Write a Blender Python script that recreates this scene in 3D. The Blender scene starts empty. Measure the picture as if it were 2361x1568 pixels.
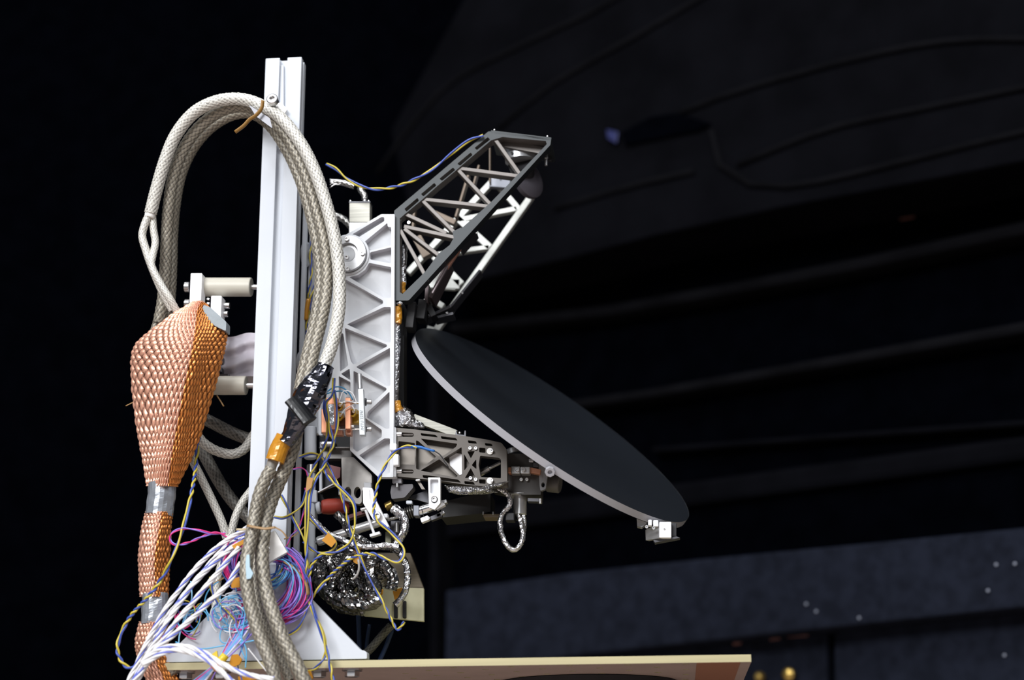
import bpy, bmesh, math, random
from mathutils import Vector, Matrix, noise
from mathutils.geometry import tessellate_polygon
random.seed(7)
SC = bpy.context.scene
COL = SC.collection
V = Vector
# ------------------------------------------------------------------ camera
W, H, F = 2361, 1568, 3900.0
YAW, PITCH, ROLL = math.radians(5.35), math.radians(16.3), math.radians(-0.3)
RM = Matrix.Rotation(YAW, 3, 'Z') @ Matrix.Rotation(math.pi/2 + PITCH, 3, 'X') @ Matrix.Rotation(ROLL, 3, 'Z')
RIGHT, UP, TOWARD = RM.col[0].copy(), RM.col[1].copy(), RM.col[2].copy()
def ray(px, py):
    return RM @ V(((px - W/2)/F, -(py - H/2)/F, -1.0))
C0 = V((0, -1.5, 0))
PLATE_TOP = 0.90
_r = ray(1050, 1519); CAM = V((0, -1.5, PLATE_TOP - (_r*((-0.035+1.5)/_r.y)).z))
cd = bpy.data.cameras.new('camera'); cam = bpy.data.objects.new('camera', cd); COL.objects.link(cam)
cd.sensor_width = 36; cd.lens = F/W*36; cd.clip_start = 0.02; cd.clip_end = 60
cam.matrix_world = Matrix.Translation(CAM) @ RM.to_4x4()
cd.dof.use_dof = True; cd.dof.focus_distance = 1.55; cd.dof.aperture_fstop = 3.6
SC.camera = cam
# ------------------------------------------------------------------ world, lamps, exposure
SC.view_settings.view_transform = 'Standard'; SC.view_settings.look = 'None'
SC.view_settings.exposure = -0.1; SC.view_settings.gamma = 1.0; SC.view_settings.use_curve_mapping = False
wd = bpy.data.worlds.new('world'); SC.world = wd; wd.use_nodes = True
bg = wd.node_tree.nodes['Background']; bg.inputs[0].default_value = (0.80, 0.88, 1.0, 1); bg.inputs[1].default_value = 0.16
def area(name, loc, target, sx, sy, power, col=(1, 1, 1)):
    l = bpy.data.lights.new(name, 'AREA'); l.shape = 'RECTANGLE'; l.size = sx; l.size_y = sy; l.energy = power; l.color = col
    o = bpy.data.objects.new(name, l); COL.objects.link(o); o.location = loc
    o.rotation_euler = (V(target) - V(loc)).to_track_quat('-Z', 'Y').to_euler(); return o
area('ceiling_lamp_panel', (-1.35, -3.2, 2.7), (-0.1, 0, 1.1), 2.0, 1.0, 165, (0.97, 0.98, 1.0))
area('ceiling_lamp_panel', (1.3, -2.6, 3.0), (0, 0, 1.1), 1.5, 0.6, 34, (0.97, 0.98, 1.0))
area('ceiling_lamp_panel', (-0.5, -0.6, 3.0), (-0.1, 0, 1.1), 1.2, 0.5, 26, (0.95, 0.97, 1.0))
# ------------------------------------------------------------------ pixel -> place helpers
def P(px, py, Y):
    r = ray(px, py); return CAM + r*((Y - CAM.y)/r.y)
def mpp(px, py, Y):
    return (P(px+1, py, Y) - P(px, py, Y)).length
def curve_px(pts, Y=None):
    return [P(p[0], p[1], p[2] if len(p) > 2 else Y) for p in pts]
# ------------------------------------------------------------------ materials
MATS = {}
def mat(name, col, metal=0.0, rough=0.5, var=0.0, vscale=60, bump=0.0, bscale=200, spec=0.5, stretch=None, col2=None, attr=None, trans=0.0, bdist=0.001):
    if name in MATS: return MATS[name]
    m = bpy.data.materials.new(name); m.use_nodes = True; nt = m.node_tree; b = nt.nodes['Principled BSDF']
    b.inputs['Base Color'].default_value = (*col, 1); b.inputs['Metallic'].default_value = metal
    b.inputs['Roughness'].default_value = rough; b.inputs['Specular IOR Level'].default_value = spec
    if trans: b.inputs['Transmission Weight'].default_value = trans
    tc = nt.nodes.new('ShaderNodeTexCoord'); mp = nt.nodes.new('ShaderNodeMapping')
    if stretch: mp.inputs['Scale'].default_value = stretch
    nt.links.new(tc.outputs['Object'], mp.inputs['Vector'])
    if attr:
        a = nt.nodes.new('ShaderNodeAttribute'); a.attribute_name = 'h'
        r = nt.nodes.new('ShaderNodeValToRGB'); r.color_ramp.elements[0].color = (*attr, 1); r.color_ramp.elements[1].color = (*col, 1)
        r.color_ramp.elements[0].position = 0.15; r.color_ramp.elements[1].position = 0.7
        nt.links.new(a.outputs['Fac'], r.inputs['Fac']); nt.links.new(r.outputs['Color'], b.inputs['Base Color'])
    elif var or col2:
        n = nt.nodes.new('ShaderNodeTexNoise'); n.inputs['Scale'].default_value = vscale; n.inputs['Detail'].default_value = 5
        r = nt.nodes.new('ShaderNodeValToRGB'); c2 = col2 or tuple(c*(1-var) for c in col)
        r.color_ramp.elements[0].color = (*c2, 1); r.color_ramp.elements[1].color = (*col, 1)
        r.color_ramp.elements[0].position = 0.35; r.color_ramp.elements[1].position = 0.65
        nt.links.new(mp.outputs['Vector'], n.inputs['Vector']); nt.links.new(n.outputs['Fac'], r.inputs['Fac'])
        nt.links.new(r.outputs['Color'], b.inputs['Base Color'])
    if bump:
        n2 = nt.nodes.new('ShaderNodeTexNoise'); n2.inputs['Scale'].default_value = bscale; n2.inputs['Detail'].default_value = 4
        bp = nt.nodes.new('ShaderNodeBump'); bp.inputs['Strength'].default_value = bump; bp.inputs['Distance'].default_value = bdist
        nt.links.new(mp.outputs['Vector'], n2.inputs['Vector']); nt.links.new(n2.outputs['Fac'], bp.inputs['Height'])
        nt.links.new(bp.outputs['Normal'], b.inputs['Normal'])
    MATS[name] = m; return m
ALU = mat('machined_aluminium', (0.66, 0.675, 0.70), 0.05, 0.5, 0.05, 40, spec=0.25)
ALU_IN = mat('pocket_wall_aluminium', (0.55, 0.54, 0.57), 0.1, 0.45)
ALU_WHITE = mat('anodised_aluminium', (0.64, 0.67, 0.72), 0.0, 0.6, 0.05, 14, spec=0.05)
ALU_BRIGHT = mat('bright_milled_aluminium', (0.90, 0.90, 0.92), 0.05, 0.38)
STEEL = mat('stainless_steel', (0.62, 0.61, 0.61), 1.0, 0.28)
STEEL_R = mat('brushed_steel', (0.52, 0.52, 0.53), 0.75, 0.38, 0.12, 30, stretch=(1, 1, 12))
CHROME = mat('polished_steel', (0.75, 0.75, 0.76), 1.0, 0.16)
TRUSS = mat('dark_grey_coated_metal', (0.026, 0.031, 0.034), 0.3, 0.45, 0.1, 30)
TRUSS_IN = mat('lit_bare_truss', (0.145, 0.13, 0.12), 0.35, 0.42, 0.15, 60)  # bare wall metal; its lighter tone also paints the struts as lit
FTRUSS = mat('pale_truss_metal', (0.55, 0.56, 0.53), 0.35, 0.4, 0.35, 35)
BRONZE = mat('dark_bronze_titanium', (0.095, 0.084, 0.074), 0.35, 0.45, 0.1, 50)
BRONZE_IN = mat('bronze_pocket_wall', (0.165, 0.148, 0.13), 0.6, 0.4, 0.15, 60)
DARK = mat('dark_housing', (0.018, 0.018, 0.021), 0.2, 0.5)
DARKER = mat('black_housing', (0.006, 0.006, 0.008), 0.0, 0.6)
GUN = mat('gunmetal', (0.10, 0.10, 0.11), 0.7, 0.38)
MIRROR = mat('dark_mirror_surface', (0.0095, 0.0125, 0.018), 0.2, 0.5, 0.15, 9)  # near-black tone over the whole reflector face
RIM = mat('mirror_rim_metal', (0.36, 0.357, 0.385), 0.1, 0.42)
PURPLE = mat('violet_grey_mirror_back', (0.085, 0.078, 0.095), 0.2, 0.5)
GOLDP = mat('chromated_plate', (0.54, 0.48, 0.28), 0.2, 0.38, 0.12, 30, stretch=(0.3, 6, 6))
GOLDU = mat('chromated_underside', (0.52, 0.39, 0.34), 0.2, 0.42, 0.1, 20)
COPU = mat('copper_foil_patch', (0.46, 0.21, 0.13), 0.3, 0.4)
GBOX = mat('yellow_chromate', (0.90, 0.87, 0.60), 0.0, 0.35, 0.3, 25)
GBOX2 = mat('brushed_tan_chromate', (0.22, 0.18, 0.125), 0.2, 0.4, 0.25, 25, stretch=(0.3, 1, 14))
BEIGE = mat('beige_insulator', (0.56, 0.53, 0.45), 0.0, 0.45)
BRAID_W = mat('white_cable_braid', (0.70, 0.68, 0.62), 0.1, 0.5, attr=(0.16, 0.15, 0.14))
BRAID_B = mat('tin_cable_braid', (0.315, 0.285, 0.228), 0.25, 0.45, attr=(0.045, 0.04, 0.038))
BRAID_D = mat('dark_cable_braid', (0.20, 0.19, 0.17), 0.3, 0.5, attr=(0.03, 0.03, 0.03))  # dark grey braid for the rear cables
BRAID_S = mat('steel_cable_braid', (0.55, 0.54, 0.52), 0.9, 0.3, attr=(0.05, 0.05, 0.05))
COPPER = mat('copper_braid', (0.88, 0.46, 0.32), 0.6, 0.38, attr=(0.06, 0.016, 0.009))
COPPER_SHADE = mat('shaded_copper_braid', (0.70, 0.25, 0.06), 0.7, 0.34, attr=(0.045, 0.012, 0.005))  # same copper with the sleeve's shaded side painted in, darker and more orange
COPBLK = mat('copper_block', (0.80, 0.36, 0.21), 0.6, 0.36, 0.12, 30)
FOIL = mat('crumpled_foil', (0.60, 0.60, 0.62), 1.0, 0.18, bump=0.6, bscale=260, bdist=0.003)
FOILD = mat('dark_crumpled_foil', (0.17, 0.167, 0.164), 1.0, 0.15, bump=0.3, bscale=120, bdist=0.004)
TAPE = mat('silver_tape', (0.55, 0.58, 0.63), 0.75, 0.3, bump=0.3, bscale=90, bdist=0.002)
TAPEG = mat('grey_tape', (0.24, 0.27, 0.29), 0.2, 0.55, bump=0.3, bscale=90, bdist=0.002)
BTAPE = mat('glossy_black_foil', (0.13, 0.13, 0.155), 1.0, 0.12, bump=0.35, bscale=60, bdist=0.003)
KAPTON = mat('amber_tape', (0.55, 0.24, 0.02), 0.1, 0.22)
YTAPE = mat('yellow_tape', (0.72, 0.52, 0.03), 0.0, 0.35)
TIE = mat('brown_cable_tie', (0.30, 0.17, 0.06), 0.0, 0.4)
YEL = mat('yellow_wire', (0.56, 0.45, 0.05), 0.0, 0.35)
BLU = mat('blue_wire', (0.045, 0.085, 0.38), 0.0, 0.35)
CYA = mat('cyan_wire', (0.12, 0.45, 0.75), 0.0, 0.35)
MAG = mat('magenta_wire', (0.72, 0.03, 0.22), 0.0, 0.35)
VIO = mat('violet_wire', (0.28, 0.18, 0.68), 0.0, 0.35)
WHI = mat('white_wire', (0.80, 0.79, 0.80), 0.0, 0.4)
RED = mat('red_rubber', (0.33, 0.035, 0.018), 0.0, 0.5, 0.2, 40)
LILAC = mat('crinkled_lilac_film', (0.60, 0.56, 0.62), 0.0, 0.5)
BRASS = mat('brass', (0.62, 0.42, 0.12), 0.9, 0.3)
PLASTIC = mat('white_plastic', (0.86, 0.85, 0.82), 0.0, 0.45)
BLACKW = mat('black_wall_cloth', (0.0008, 0.0010, 0.0019), 0.0, 0.95, 0.35, 25, spec=0.0)
BLACKS = mat('black_wall_sheet', (0.0030, 0.0031, 0.0044), 0.0, 0.9, 0.4, 10, spec=0.02, bump=0.2, bscale=60)
BLACKR = mat('charcoal_batten', (0.0050, 0.0050, 0.0062), 0.0, 0.9, 0.4, 12, spec=0.02)
SLATE = mat('slate_speckled_panel', (0.0115, 0.0140, 0.0235), 0.0, 0.85, 0.4, 45, spec=0.05)
FLOORM = mat('warm_floor', (0.55, 0.45, 0.39), 0.0, 0.6)
# ------------------------------------------------------------------ object helpers
def tag(o, label=None, cat=None, group=None, kind=None):
    if label: o['label'] = label
    if cat: o['category'] = cat
    if group: o['group'] = group
    if kind: o['kind'] = kind
    return o
def thing(name, label, cat, loc, group=None):
    o = bpy.data.objects.new(name, None); COL.objects.link(o); o.location = loc; o.empty_display_size = 0.02
    return tag(o, label, cat, group)
def adopt(o, parent):
    if parent is not None:
        o.parent = parent
        p = parent; off = V((0, 0, 0))
        while p is not None: off += p.location; p = p.parent
        o.location = o.location - off if o.location.length else -off
    return o
def link(name, me, parent=None):
    o = bpy.data.objects.new(name, me); COL.objects.link(o)
    return o
def from_bm(name, bm, mats, parent=None, smooth=False, recalc=True):
    if recalc: bmesh.ops.recalc_face_normals(bm, faces=bm.faces)
    me = bpy.data.meshes.new(name); bm.to_mesh(me); bm.free()
    for m in (mats if isinstance(mats, (list, tuple)) else [mats]): me.materials.append(m)
    if smooth:
        for p in me.polygons: p.use_smooth = True
    return place(name, me, parent)
def place(name, me, parent=None, mw=None):
    """put mesh given in world coordinates (or with matrix mw); origin moved to its centre"""
    if mw is None:
        c = V((0, 0, 0))
        if len(me.vertices):
            lo = V((min(v.co[i] for v in me.vertices) for i in range(3))); hi = V((max(v.co[i] for v in me.vertices) for i in range(3)))
            c = (lo+hi)/2; me.transform(Matrix.Translation(-c))
        mw = Matrix.Translation(c)
    o = bpy.data.objects.new(name, me); COL.objects.link(o)
    if parent is not None:
        o.parent = parent; off = V((0, 0, 0)); p = parent
        while p is not None: off += p.location; p = p.parent
        mw = Matrix.Translation(-off) @ mw
    o.matrix_basis = mw
    return o
def fillet(pts, r, n=3):
    if r <= 0: return [V((p[0], p[1])) for p in pts]
    out = []; N = len(pts)
    for i in range(N):
        p = V(pts[i][:2]); a = V(pts[i-1][:2]) - p; b = V(pts[(i+1) % N][:2]) - p
        la, lb = a.length, b.length
        if la < 1e-6 or lb < 1e-6: continue
        d = min(r, la*0.45, lb*0.45)
        s, e = p + a/la*d, p + b/lb*d
        for k in range(n+1):
            t = k/n; out.append(s*(1-t)**2 + p*2*t*(1-t) + e*t*t)
    return out
def circ(cx, cy, rx, ry=None, n=24):
    ry = ry or rx
    return [(cx + rx*math.cos(2*math.pi*k/n), cy + ry*math.sin(2*math.pi*k/n)) for k in range(n)]
def rect(x0, y0, x1, y1): return [(x0, y0), (x1, y0), (x1, y1), (x0, y1)]
def plate3(name, loops, off, mats, parent=None, bevel=0.0, side_from=None):
    """loops: lists of 3-D points (outer first, then holes) on one plane; extruded along vector off"""
    bm = bmesh.new(); fr = []; bk = []
    for lp in loops:
        fr.append([bm.verts.new(p) for p in lp]); bk.append([bm.verts.new(p+off) for p in lp])
    n = off.normalized(); t1 = n.orthogonal().normalized(); t2 = n.cross(t1)
    tl = [[V((p.dot(t1), p.dot(t2), 0)) for p in lp] for lp in loops]
    ff = [v for l in fr for v in l]; fb = [v for l in bk for v in l]
    for t in tessellate_polygon(tl):
        if len(set(t)) < 3: continue
        for s in (ff, fb):
            try: bm.faces.new([s[i] for i in t])
            except ValueError: pass
    for li, (a, b) in enumerate(zip(fr, bk)):
        k = len(a)
        for i in range(k):
            try: f = bm.faces.new((a[i], a[(i+1) % k], b[(i+1) % k], b[i])); f.material_index = 1 if li and isinstance(mats, (list, tuple)) and len(mats) > 1 else 0
            except ValueError: pass
    o = from_bm(name, bm, mats, parent)
    if bevel:
        md = o.modifiers.new('bevel', 'BEVEL'); md.width = bevel; md.segments = 2; md.limit_method = 'ANGLE'; md.angle_limit = math.radians(50)
    return o
def plate(name, outer, holes, Y, th, mats, parent=None, fil=0, hfil=2, bevel=0.0):
    loops = [[P(p[0], p[1], Y) for p in fillet(outer, fil)]]
    for h in holes:
        loops.append([P(p[0], p[1], Y) for p in (h if len(h) > 12 else fillet(h, hfil))])
    return plate3(name, loops, V((0, th, 0)), mats, parent, bevel)
def bar(name, a, b, w, d, m, parent=None, bevel=0.0006):
    """square bar from a to b, w wide across (in the XZ plane), d deep in Y (starting at a.y)"""
    ax = (b - a).normalized(); dn = V((0, 1, 0)); dn = (dn - ax*dn.dot(ax)).normalized(); s = ax.cross(dn)
    lp = [a - s*w/2, b - s*w/2, b + s*w/2, a + s*w/2]
    return plate3(name, [lp], dn*d, m, parent, bevel)
def barpx(name, x0, y0, x1, y1, wpx, Y, d, m, parent=None, Y2=None, bevel=0.0006):
    a = P(x0, y0, Y); b = P(x1, y1, Y if Y2 is None else Y2)
    return bar(name, a, b, wpx*mpp(x0, y0, Y), d, m, parent, bevel)
def frame_of(ax):
    ax = ax.normalized(); u = ax.orthogonal().normalized(); return u, ax.cross(u), ax
def lathe(name, p, axis, prof, m, parent=None, seg=28, smooth=True):
    """prof: list of (distance along axis, radius)"""
    u, v, a = frame_of(axis); bm = bmesh.new(); rings = []
    for t, r in prof:
        c = p + a*t
        if r <= 1e-7: rings.append([bm.verts.new(c)]); continue
        rings.append([bm.verts.new(c + (u*math.cos(2*math.pi*k/seg) + v*math.sin(2*math.pi*k/seg))*r) for k in range(seg)])
    for A, B in zip(rings, rings[1:]):
        for k in range(seg):
            k2 = (k+1) % seg
            if len(A) == 1 and len(B) > 1: bm.faces.new((A[0], B[k], B[k2]))
            elif len(B) == 1 and len(A) > 1: bm.faces.new((A[k], A[k2], B[0]))
            elif len(A) > 1: bm.faces.new((A[k], A[k2], B[k2], B[k]))
    o = from_bm(name, bm, m, parent, smooth)
    if smooth:
        try:
            for e in o.data.edges: pass
            o.data.set_sharp_from_angle(angle=math.radians(40))
        except Exception: pass
    return o
def cyl(name, p, q, r, m, parent=None, r2=None, seg=28, ch=0.12):
    L = (q-p).length; r2 = r if r2 is None else r2; c = min(r, r2)*ch
    return lathe(name, p, q-p, [(0, 0), (0, r-c), (c, r), (L-c, r2), (L, r2-c), (L, 0)], m, parent, seg)
def cylpx(name, x0, y0, x1, y1, rpx, Y, m, parent=None, Y2=None, **kw):
    return cyl(name, P(x0, y0, Y), P(x1, y1, Y if Y2 is None else Y2), rpx*mpp(x0, y0, Y), m, parent, **kw)
def spline(pts, step):
    """Catmull-Rom through pts, resampled at about step"""
    q = [pts[0]*2 - pts[1]] + list(pts) + [pts[-1]*2 - pts[-2]]; dense = []
    for i in range(1, len(q)-2):
        p0, p1, p2, p3 = q[i-1:i+3]; n = max(4, int((p2-p1).length/step*2))
        for k in range(n):
            t = k/n
            dense.append(0.5*((2*p1) + (p2-p0)*t + (2*p0-5*p1+4*p2-p3)*t*t + (3*p1-p0-3*p2+p3)*t**3))
    dense.append(q[-2]); out = [dense[0]]; acc = 0
    for a, b in zip(dense, dense[1:]):
        acc += (b-a).length
        if acc >= step: out.append(b); acc = 0
    if (out[-1]-dense[-1]).length > 1e-6: out.append(dense[-1])
    return out
def frames(path):
    T = [(path[min(i+1, len(path)-1)] - path[max(i-1, 0)]).normalized() for i in range(len(path))]
    u = T[0].orthogonal().normalized(); out = []
    for i, t in enumerate(T):
        u = (u - t*u.dot(t)).normalized(); out.append((t, u, t.cross(u)))
    return out
def weave(a, b):
    fa, fb = a - math.floor(a), b - math.floor(b)
    if (math.floor(a) + math.floor(b)) % 2 == 0: return math.sin(math.pi*fa)**0.7*(0.55 + 0.45*math.sin(math.pi*fb))
    return math.sin(math.pi*fb)**0.7*(0.55 + 0.45*math.sin(math.pi*fa))
def tube(name, pts, r, m, parent=None, seg=10, step=None, style=None, n=8, amp=0.14, taper=None, flat=1.0, smooth=True, seed=0.0):
    """swept tube through 3-D pts. style 'braid': woven strands in relief; 'foil': crumpled"""
    step = step or r*0.8; path = spline(pts, step); fr = frames(path); bm = bmesh.new(); rings = []
    hl = bm.verts.layers.float.new('h') if style == 'braid' else None; s = 0.0
    for i, (c, (t, u, v)) in enumerate(zip(path, fr)):
        if i: s += (c - path[i-1]).length
        rr = r*(taper(i/(len(path)-1)) if taper else 1.0); ring = []
        for k in range(seg):
            th = 2*math.pi*k/seg; d = 1.0; h = 0
            if style == 'braid':
                q = s/(2*math.pi*r)*n*0.62; h = weave(th/(2*math.pi)*n + q, th/(2*math.pi)*n - q + 1000); d = 1 + amp*(h-0.6)
            elif style == 'foil':
                nv = V((math.cos(th)*1.7 + seed, math.sin(th)*1.7, s/r*0.42 + seed*3)); d = 1 + amp*1.2*noise.noise(nv*0.9) + amp*0.9*noise.noise(nv*2.3) + amp*0.9*noise.noise(nv*5.1)
            vt = bm.verts.new(c + (u*math.cos(th) + v*math.sin(th)*flat)*rr*d)
            if hl is not None: vt[hl] = h
            ring.append(vt)
        rings.append(ring)
    for A, B in zip(rings, rings[1:]):
        for k in range(seg): bm.faces.new((A[k], A[(k+1) % seg], B[(k+1) % seg], B[k]))
    bm.faces.new(rings[0]); bm.faces.new(rings[-1])
    return from_bm(name, bm, m, parent, smooth and style != 'foil')
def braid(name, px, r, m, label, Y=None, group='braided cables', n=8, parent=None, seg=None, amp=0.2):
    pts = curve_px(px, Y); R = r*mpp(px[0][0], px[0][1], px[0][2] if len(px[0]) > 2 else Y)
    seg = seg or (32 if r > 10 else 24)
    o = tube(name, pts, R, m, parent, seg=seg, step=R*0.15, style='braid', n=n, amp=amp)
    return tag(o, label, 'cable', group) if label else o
def pair(label, px, Y=None, r=2.1, m1=YEL, m2=BLU, turn=105, group='twisted signal wires', name='twisted_wire_pair', names=('yellow_wire', 'blue_wire')):
    pts = curve_px(px, Y); sc = mpp(px[0][0], px[0][1], px[0][2] if len(px[0]) > 2 else Y); R = r*sc
    path = spline(pts, 4.5*sc); fr = frames(path); R *= 0.88; t = thing(name, label, 'wire', path[0].copy(), group)
    for j, m in ((0, m1), (1, m2)):
        q = []; s = 0
        for i, (c, (tt, u, v)) in enumerate(zip(path, fr)):
            if i: s += (c-path[i-1]).length
            a = 2*math.pi*s/(turn*sc*(1+0.25*math.sin(s/sc*0.02))) + j*math.pi
            q.append(c + (u*math.cos(a) + v*math.sin(a))*R*1.02)
        tube(names[j], q, R, m, t, seg=7, step=R*1.6)
    return t
_screw = {}
def screw_mesh(kind, m):
    key = kind + m.name
    if key in _screw: return _screw[key]
    bm = bmesh.new(); seg = 18
    def ring(r, z, n=seg): return [bm.verts.new((r*math.cos(2*math.pi*k/n), r*math.sin(2*math.pi*k/n), z)) for k in range(n)]
    def wall(A, B):
        for k in range(len(A)): bm.faces.new((A[k], A[(k+1) % len(A)], B[(k+1) % len(B)], B[k]))
    if kind == 'hex':                      # washer, then hexagon head
        w0, w1 = ring(1.35, 0), ring(1.35, 0.25); wall(w0, w1); bm.faces.new(w1)
        h0, h1, h2 = ring(1.0, 0.25, 6), ring(1.0, 0.95, 6), ring(0.88, 1.05, 6); wall(h0, h1); wall(h1, h2); bm.faces.new(h2)
    else:                                  # socket cap head
        a, b, c, d, e = ring(1, 0), ring(1, 0.9), ring(0.88, 1.0), ring(0.5, 1.0), ring(0.45, 0.45)
        for A, B in ((a, b), (b, c), (c, d), (d, e)): wall(A, B)
        bm.faces.new(e)
    bmesh.ops.recalc_face_normals(bm, faces=bm.faces)
    me = bpy.data.meshes.new('screw'); bm.to_mesh(me); bm.free(); me.materials.append(m); _screw[key] = me
    return me
def screw(px, py, Y, rpx, parent, axis=(0, -1, 0), m=None, kind='cap', name='screw'):
    r = rpx*mpp(px, py, Y); q = V(axis).to_track_quat('Z', 'Y').to_matrix().to_4x4()
    return place(name, screw_mesh(kind, m or STEEL), parent, Matrix.Translation(P(px, py, Y)) @ q @ Matrix.Scale(r, 4))
def blk(name, x0, y0, x1, y1, Y, d, m, parent=None, bevel=0.0008):
    return plate(name, rect(x0, y0, x1, y1), [], Y, d, m, parent, bevel=bevel)
def foil_patch(name, outline, Y, d, m, parent, amp=0.004, grid=26, seed=1.0):
    """crumpled sheet heaped inside an outline"""
    xs = [p[0] for p in outline]; ys = [p[1] for p in outline]; x0, x1, y0, y1 = min(xs), max(xs), min(ys), max(ys)
    def inside(x, y):
        c = False; j = len(outline)-1
        for i in range(len(outline)):
            (xi, yi), (xj, yj) = outline[i], outline[j]
            if (yi > y) != (yj > y) and x < (xj-xi)*(y-yi)/(yj-yi)+xi: c = not c
            j = i
        return c
    def edge(x, y): return min((V((x, y)) - seg_near(V(outline[i-1]), V(outline[i]), V((x, y)))).length for i in range(len(outline)))
    bm = bmesh.new(); g = {}; back = {}
    for i in range(grid+1):
        for j in range(grid+1):
            x = x0+(x1-x0)*i/grid; y = y0+(y1-y0)*j/grid
            if not inside(x, y): continue
            e = min(1.0, edge(x, y)/(0.22*min(x1-x0, y1-y0)))
            nz = noise.noise(V((x*0.06, y*0.06, seed)))*amp*1.2 + abs(noise.noise(V((x*0.16, y*0.16, seed+5))))*amp
            g[i, j] = bm.verts.new(P(x, y, Y - d*math.sqrt(e) - nz)); back[i, j] = bm.verts.new(P(x, y, Y + 0.002))
    for (i, j) in list(g):
        if all(k in g for k in ((i+1, j), (i, j+1), (i+1, j+1))):
            bm.faces.new((g[i, j], g[i+1, j], g[i+1, j+1], g[i, j+1])); bm.faces.new((back[i, j], back[i+1, j], back[i+1, j+1], back[i, j+1]))
    for e in [e for e in bm.edges if len(e.link_faces) == 1]:
        pass
    fe = [e for e in bm.edges if len(e.link_faces) == 1]
    try: bmesh.ops.bridge_loops(bm, edges=fe)
    except Exception: pass
    bmesh.ops.delete(bm, geom=[v for v in bm.verts if not v.link_faces], context='VERTS')
    return from_bm(name, bm, m, parent)
def seg_near(a, b, p):
    d = b-a; L = d.dot(d)
    return a if L == 0 else a + d*max(0, min(1, (p-a).dot(d)/L))

def hull(pts):
    p = sorted(set((round(x, 3), round(y, 3)) for x, y in pts)); lo, up = [], []
    def cr(o, a, b): return (a[0]-o[0])*(b[1]-o[1])-(a[1]-o[1])*(b[0]-o[0])
    for seq, out in ((p, lo), (p[::-1], up)):
        for q in seq:
            while len(out) > 1 and cr(out[-2], out[-1], q) <= 0: out.pop()
            out.append(q)
    return lo[:-1] + up[:-1]
# ================================================================== THE SETTING
FW = V((-math.sin(YAW), math.cos(YAW), 0)); RT = V((math.cos(YAW), math.sin(YAW), 0))
W0 = CAM + FW*2.6 + RT*0.346; WD = RT*0.82 - FW*0.57; WD.normalize(); WN = -(RT*0.57 + FW*0.82); WN.normalize()
def PW(px, py, off=0.0):
    r = ray(px, py); o = W0 + WN*off; return CAM + r*((o - CAM).dot(WN)/r.dot(WN))
def wallslab(name, pts, off, th, m, parent, bevel=0.004):
    return plate3(name, [[PW(x, y, off) for x, y in pts]], -WN*th, m, parent, bevel)
def quad_wall(name, a, b, z0, z1, th, m):
    n = (b-a).cross(V((0, 0, 1))).normalized()
    o = plate3(name, [[V((a.x, a.y, z0)), V((b.x, b.y, z0)), V((b.x, b.y, z1)), V((a.x, a.y, z1))]], n*th, m); o['kind'] = 'structure'; return o
cA = W0 - WD*0.66; cB = W0 + WD*2.4
if (cB-cA).cross(V((0, 0, 1))).dot(WN) > 0: wall_b = quad_wall('wall_back', cB, cA, 0, 4.2, 0.1, BLACKW)
else: wall_b = quad_wall('wall_back', cA, cB, 0, 4.2, 0.1, BLACKW)
cL = cA - RT*2.6 - FW*0.2
n_ = (cL-cA).cross(V((0, 0, 1))).dot(-FW)
wall_l = quad_wall('wall_left', cA, cL, 0, 4.2, 0.1, BLACKW) if n_ < 0 else quad_wall('wall_left', cL, cA, 0, 4.2, 0.1, BLACKW)
fl = plate3('floor', [[V((-4.2, -4, 0)), V((4, -4, 0)), V((4, 4, 0)), V((-4.2, 4, 0))]], V((0, 0, -0.1)), FLOORM); fl['kind'] = 'structure'
# upper sheet with its drooping lower edge
wallslab('wall_sheet', [(1020, 660), (1120, 640), (1300, 598), (1500, 545), (1800, 478), (2100, 422), (2460, 352), (3300, 165), (3500, -600), (1300, -420), (900, 300), (960, 560)], 0.16, 0.14, BLACKS, wall_b)
def seam(pts, r, off, m=BLACKR):
    return tube('seam', [PW(x, y, off) for x, y in pts], r, m, wall_b, seg=8, step=0.05)
for pts in ([(870, 400), (940, 300), (1040, 190), (1200, 105), (1350, 35), (1480, -40)], [(1150, 295), (1250, 210), (1350, 148), (1480, 75), (1640, -20)],
            [(1560, 262), (1700, 210), (1950, 140), (2180, 95), (2420, 90)], [(1640, 300), (1660, 380), (1730, 425), (1850, 425), (2050, 380), (2250, 330), (2420, 290)],
            [(1280, 480), (1450, 430), (1600, 395)], [(1700, 380), (1900, 300), (2100, 255), (2420, 190)]):
    seam(pts, 0.005, 0.163)
wallslab('wall_opening', [(1430, 305), (1500, 268), (1560, 258), (1640, 285), (1610, 300), (1520, 318), (1440, 335)], 0.168, 0.006, BLACKW, wall_b)
def strip(pairs, off, th, m=BLACKR):
    up = [(x, y) for x, y, h in pairs]; dn = [(x, y+h) for x, y, h in reversed(pairs)]
    return wallslab('batten', up+dn, off, th, m, wall_b, 0.01)
strip([(1030, 742, 26), (1400, 700, 28), (1700, 645, 30), (2000, 585, 32), (2450, 485, 36), (3300, 285, 42)], 0.05, 0.05)
strip([(1250, 930, 22), (1500, 893, 24), (1900, 822, 26), (2450, 722, 30), (3300, 568, 36)], 0.05, 0.05)
strip([(1500, 1030, 14), (1900, 1000, 14), (2450, 960, 16), (3300, 890, 18)], 0.03, 0.03, BLACKS)
strip([(1020, 1180, 60), (1500, 1120, 60), (2450, 990, 60), (3300, 870, 60)], 0.02, 0.02, BLACKS)
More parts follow.
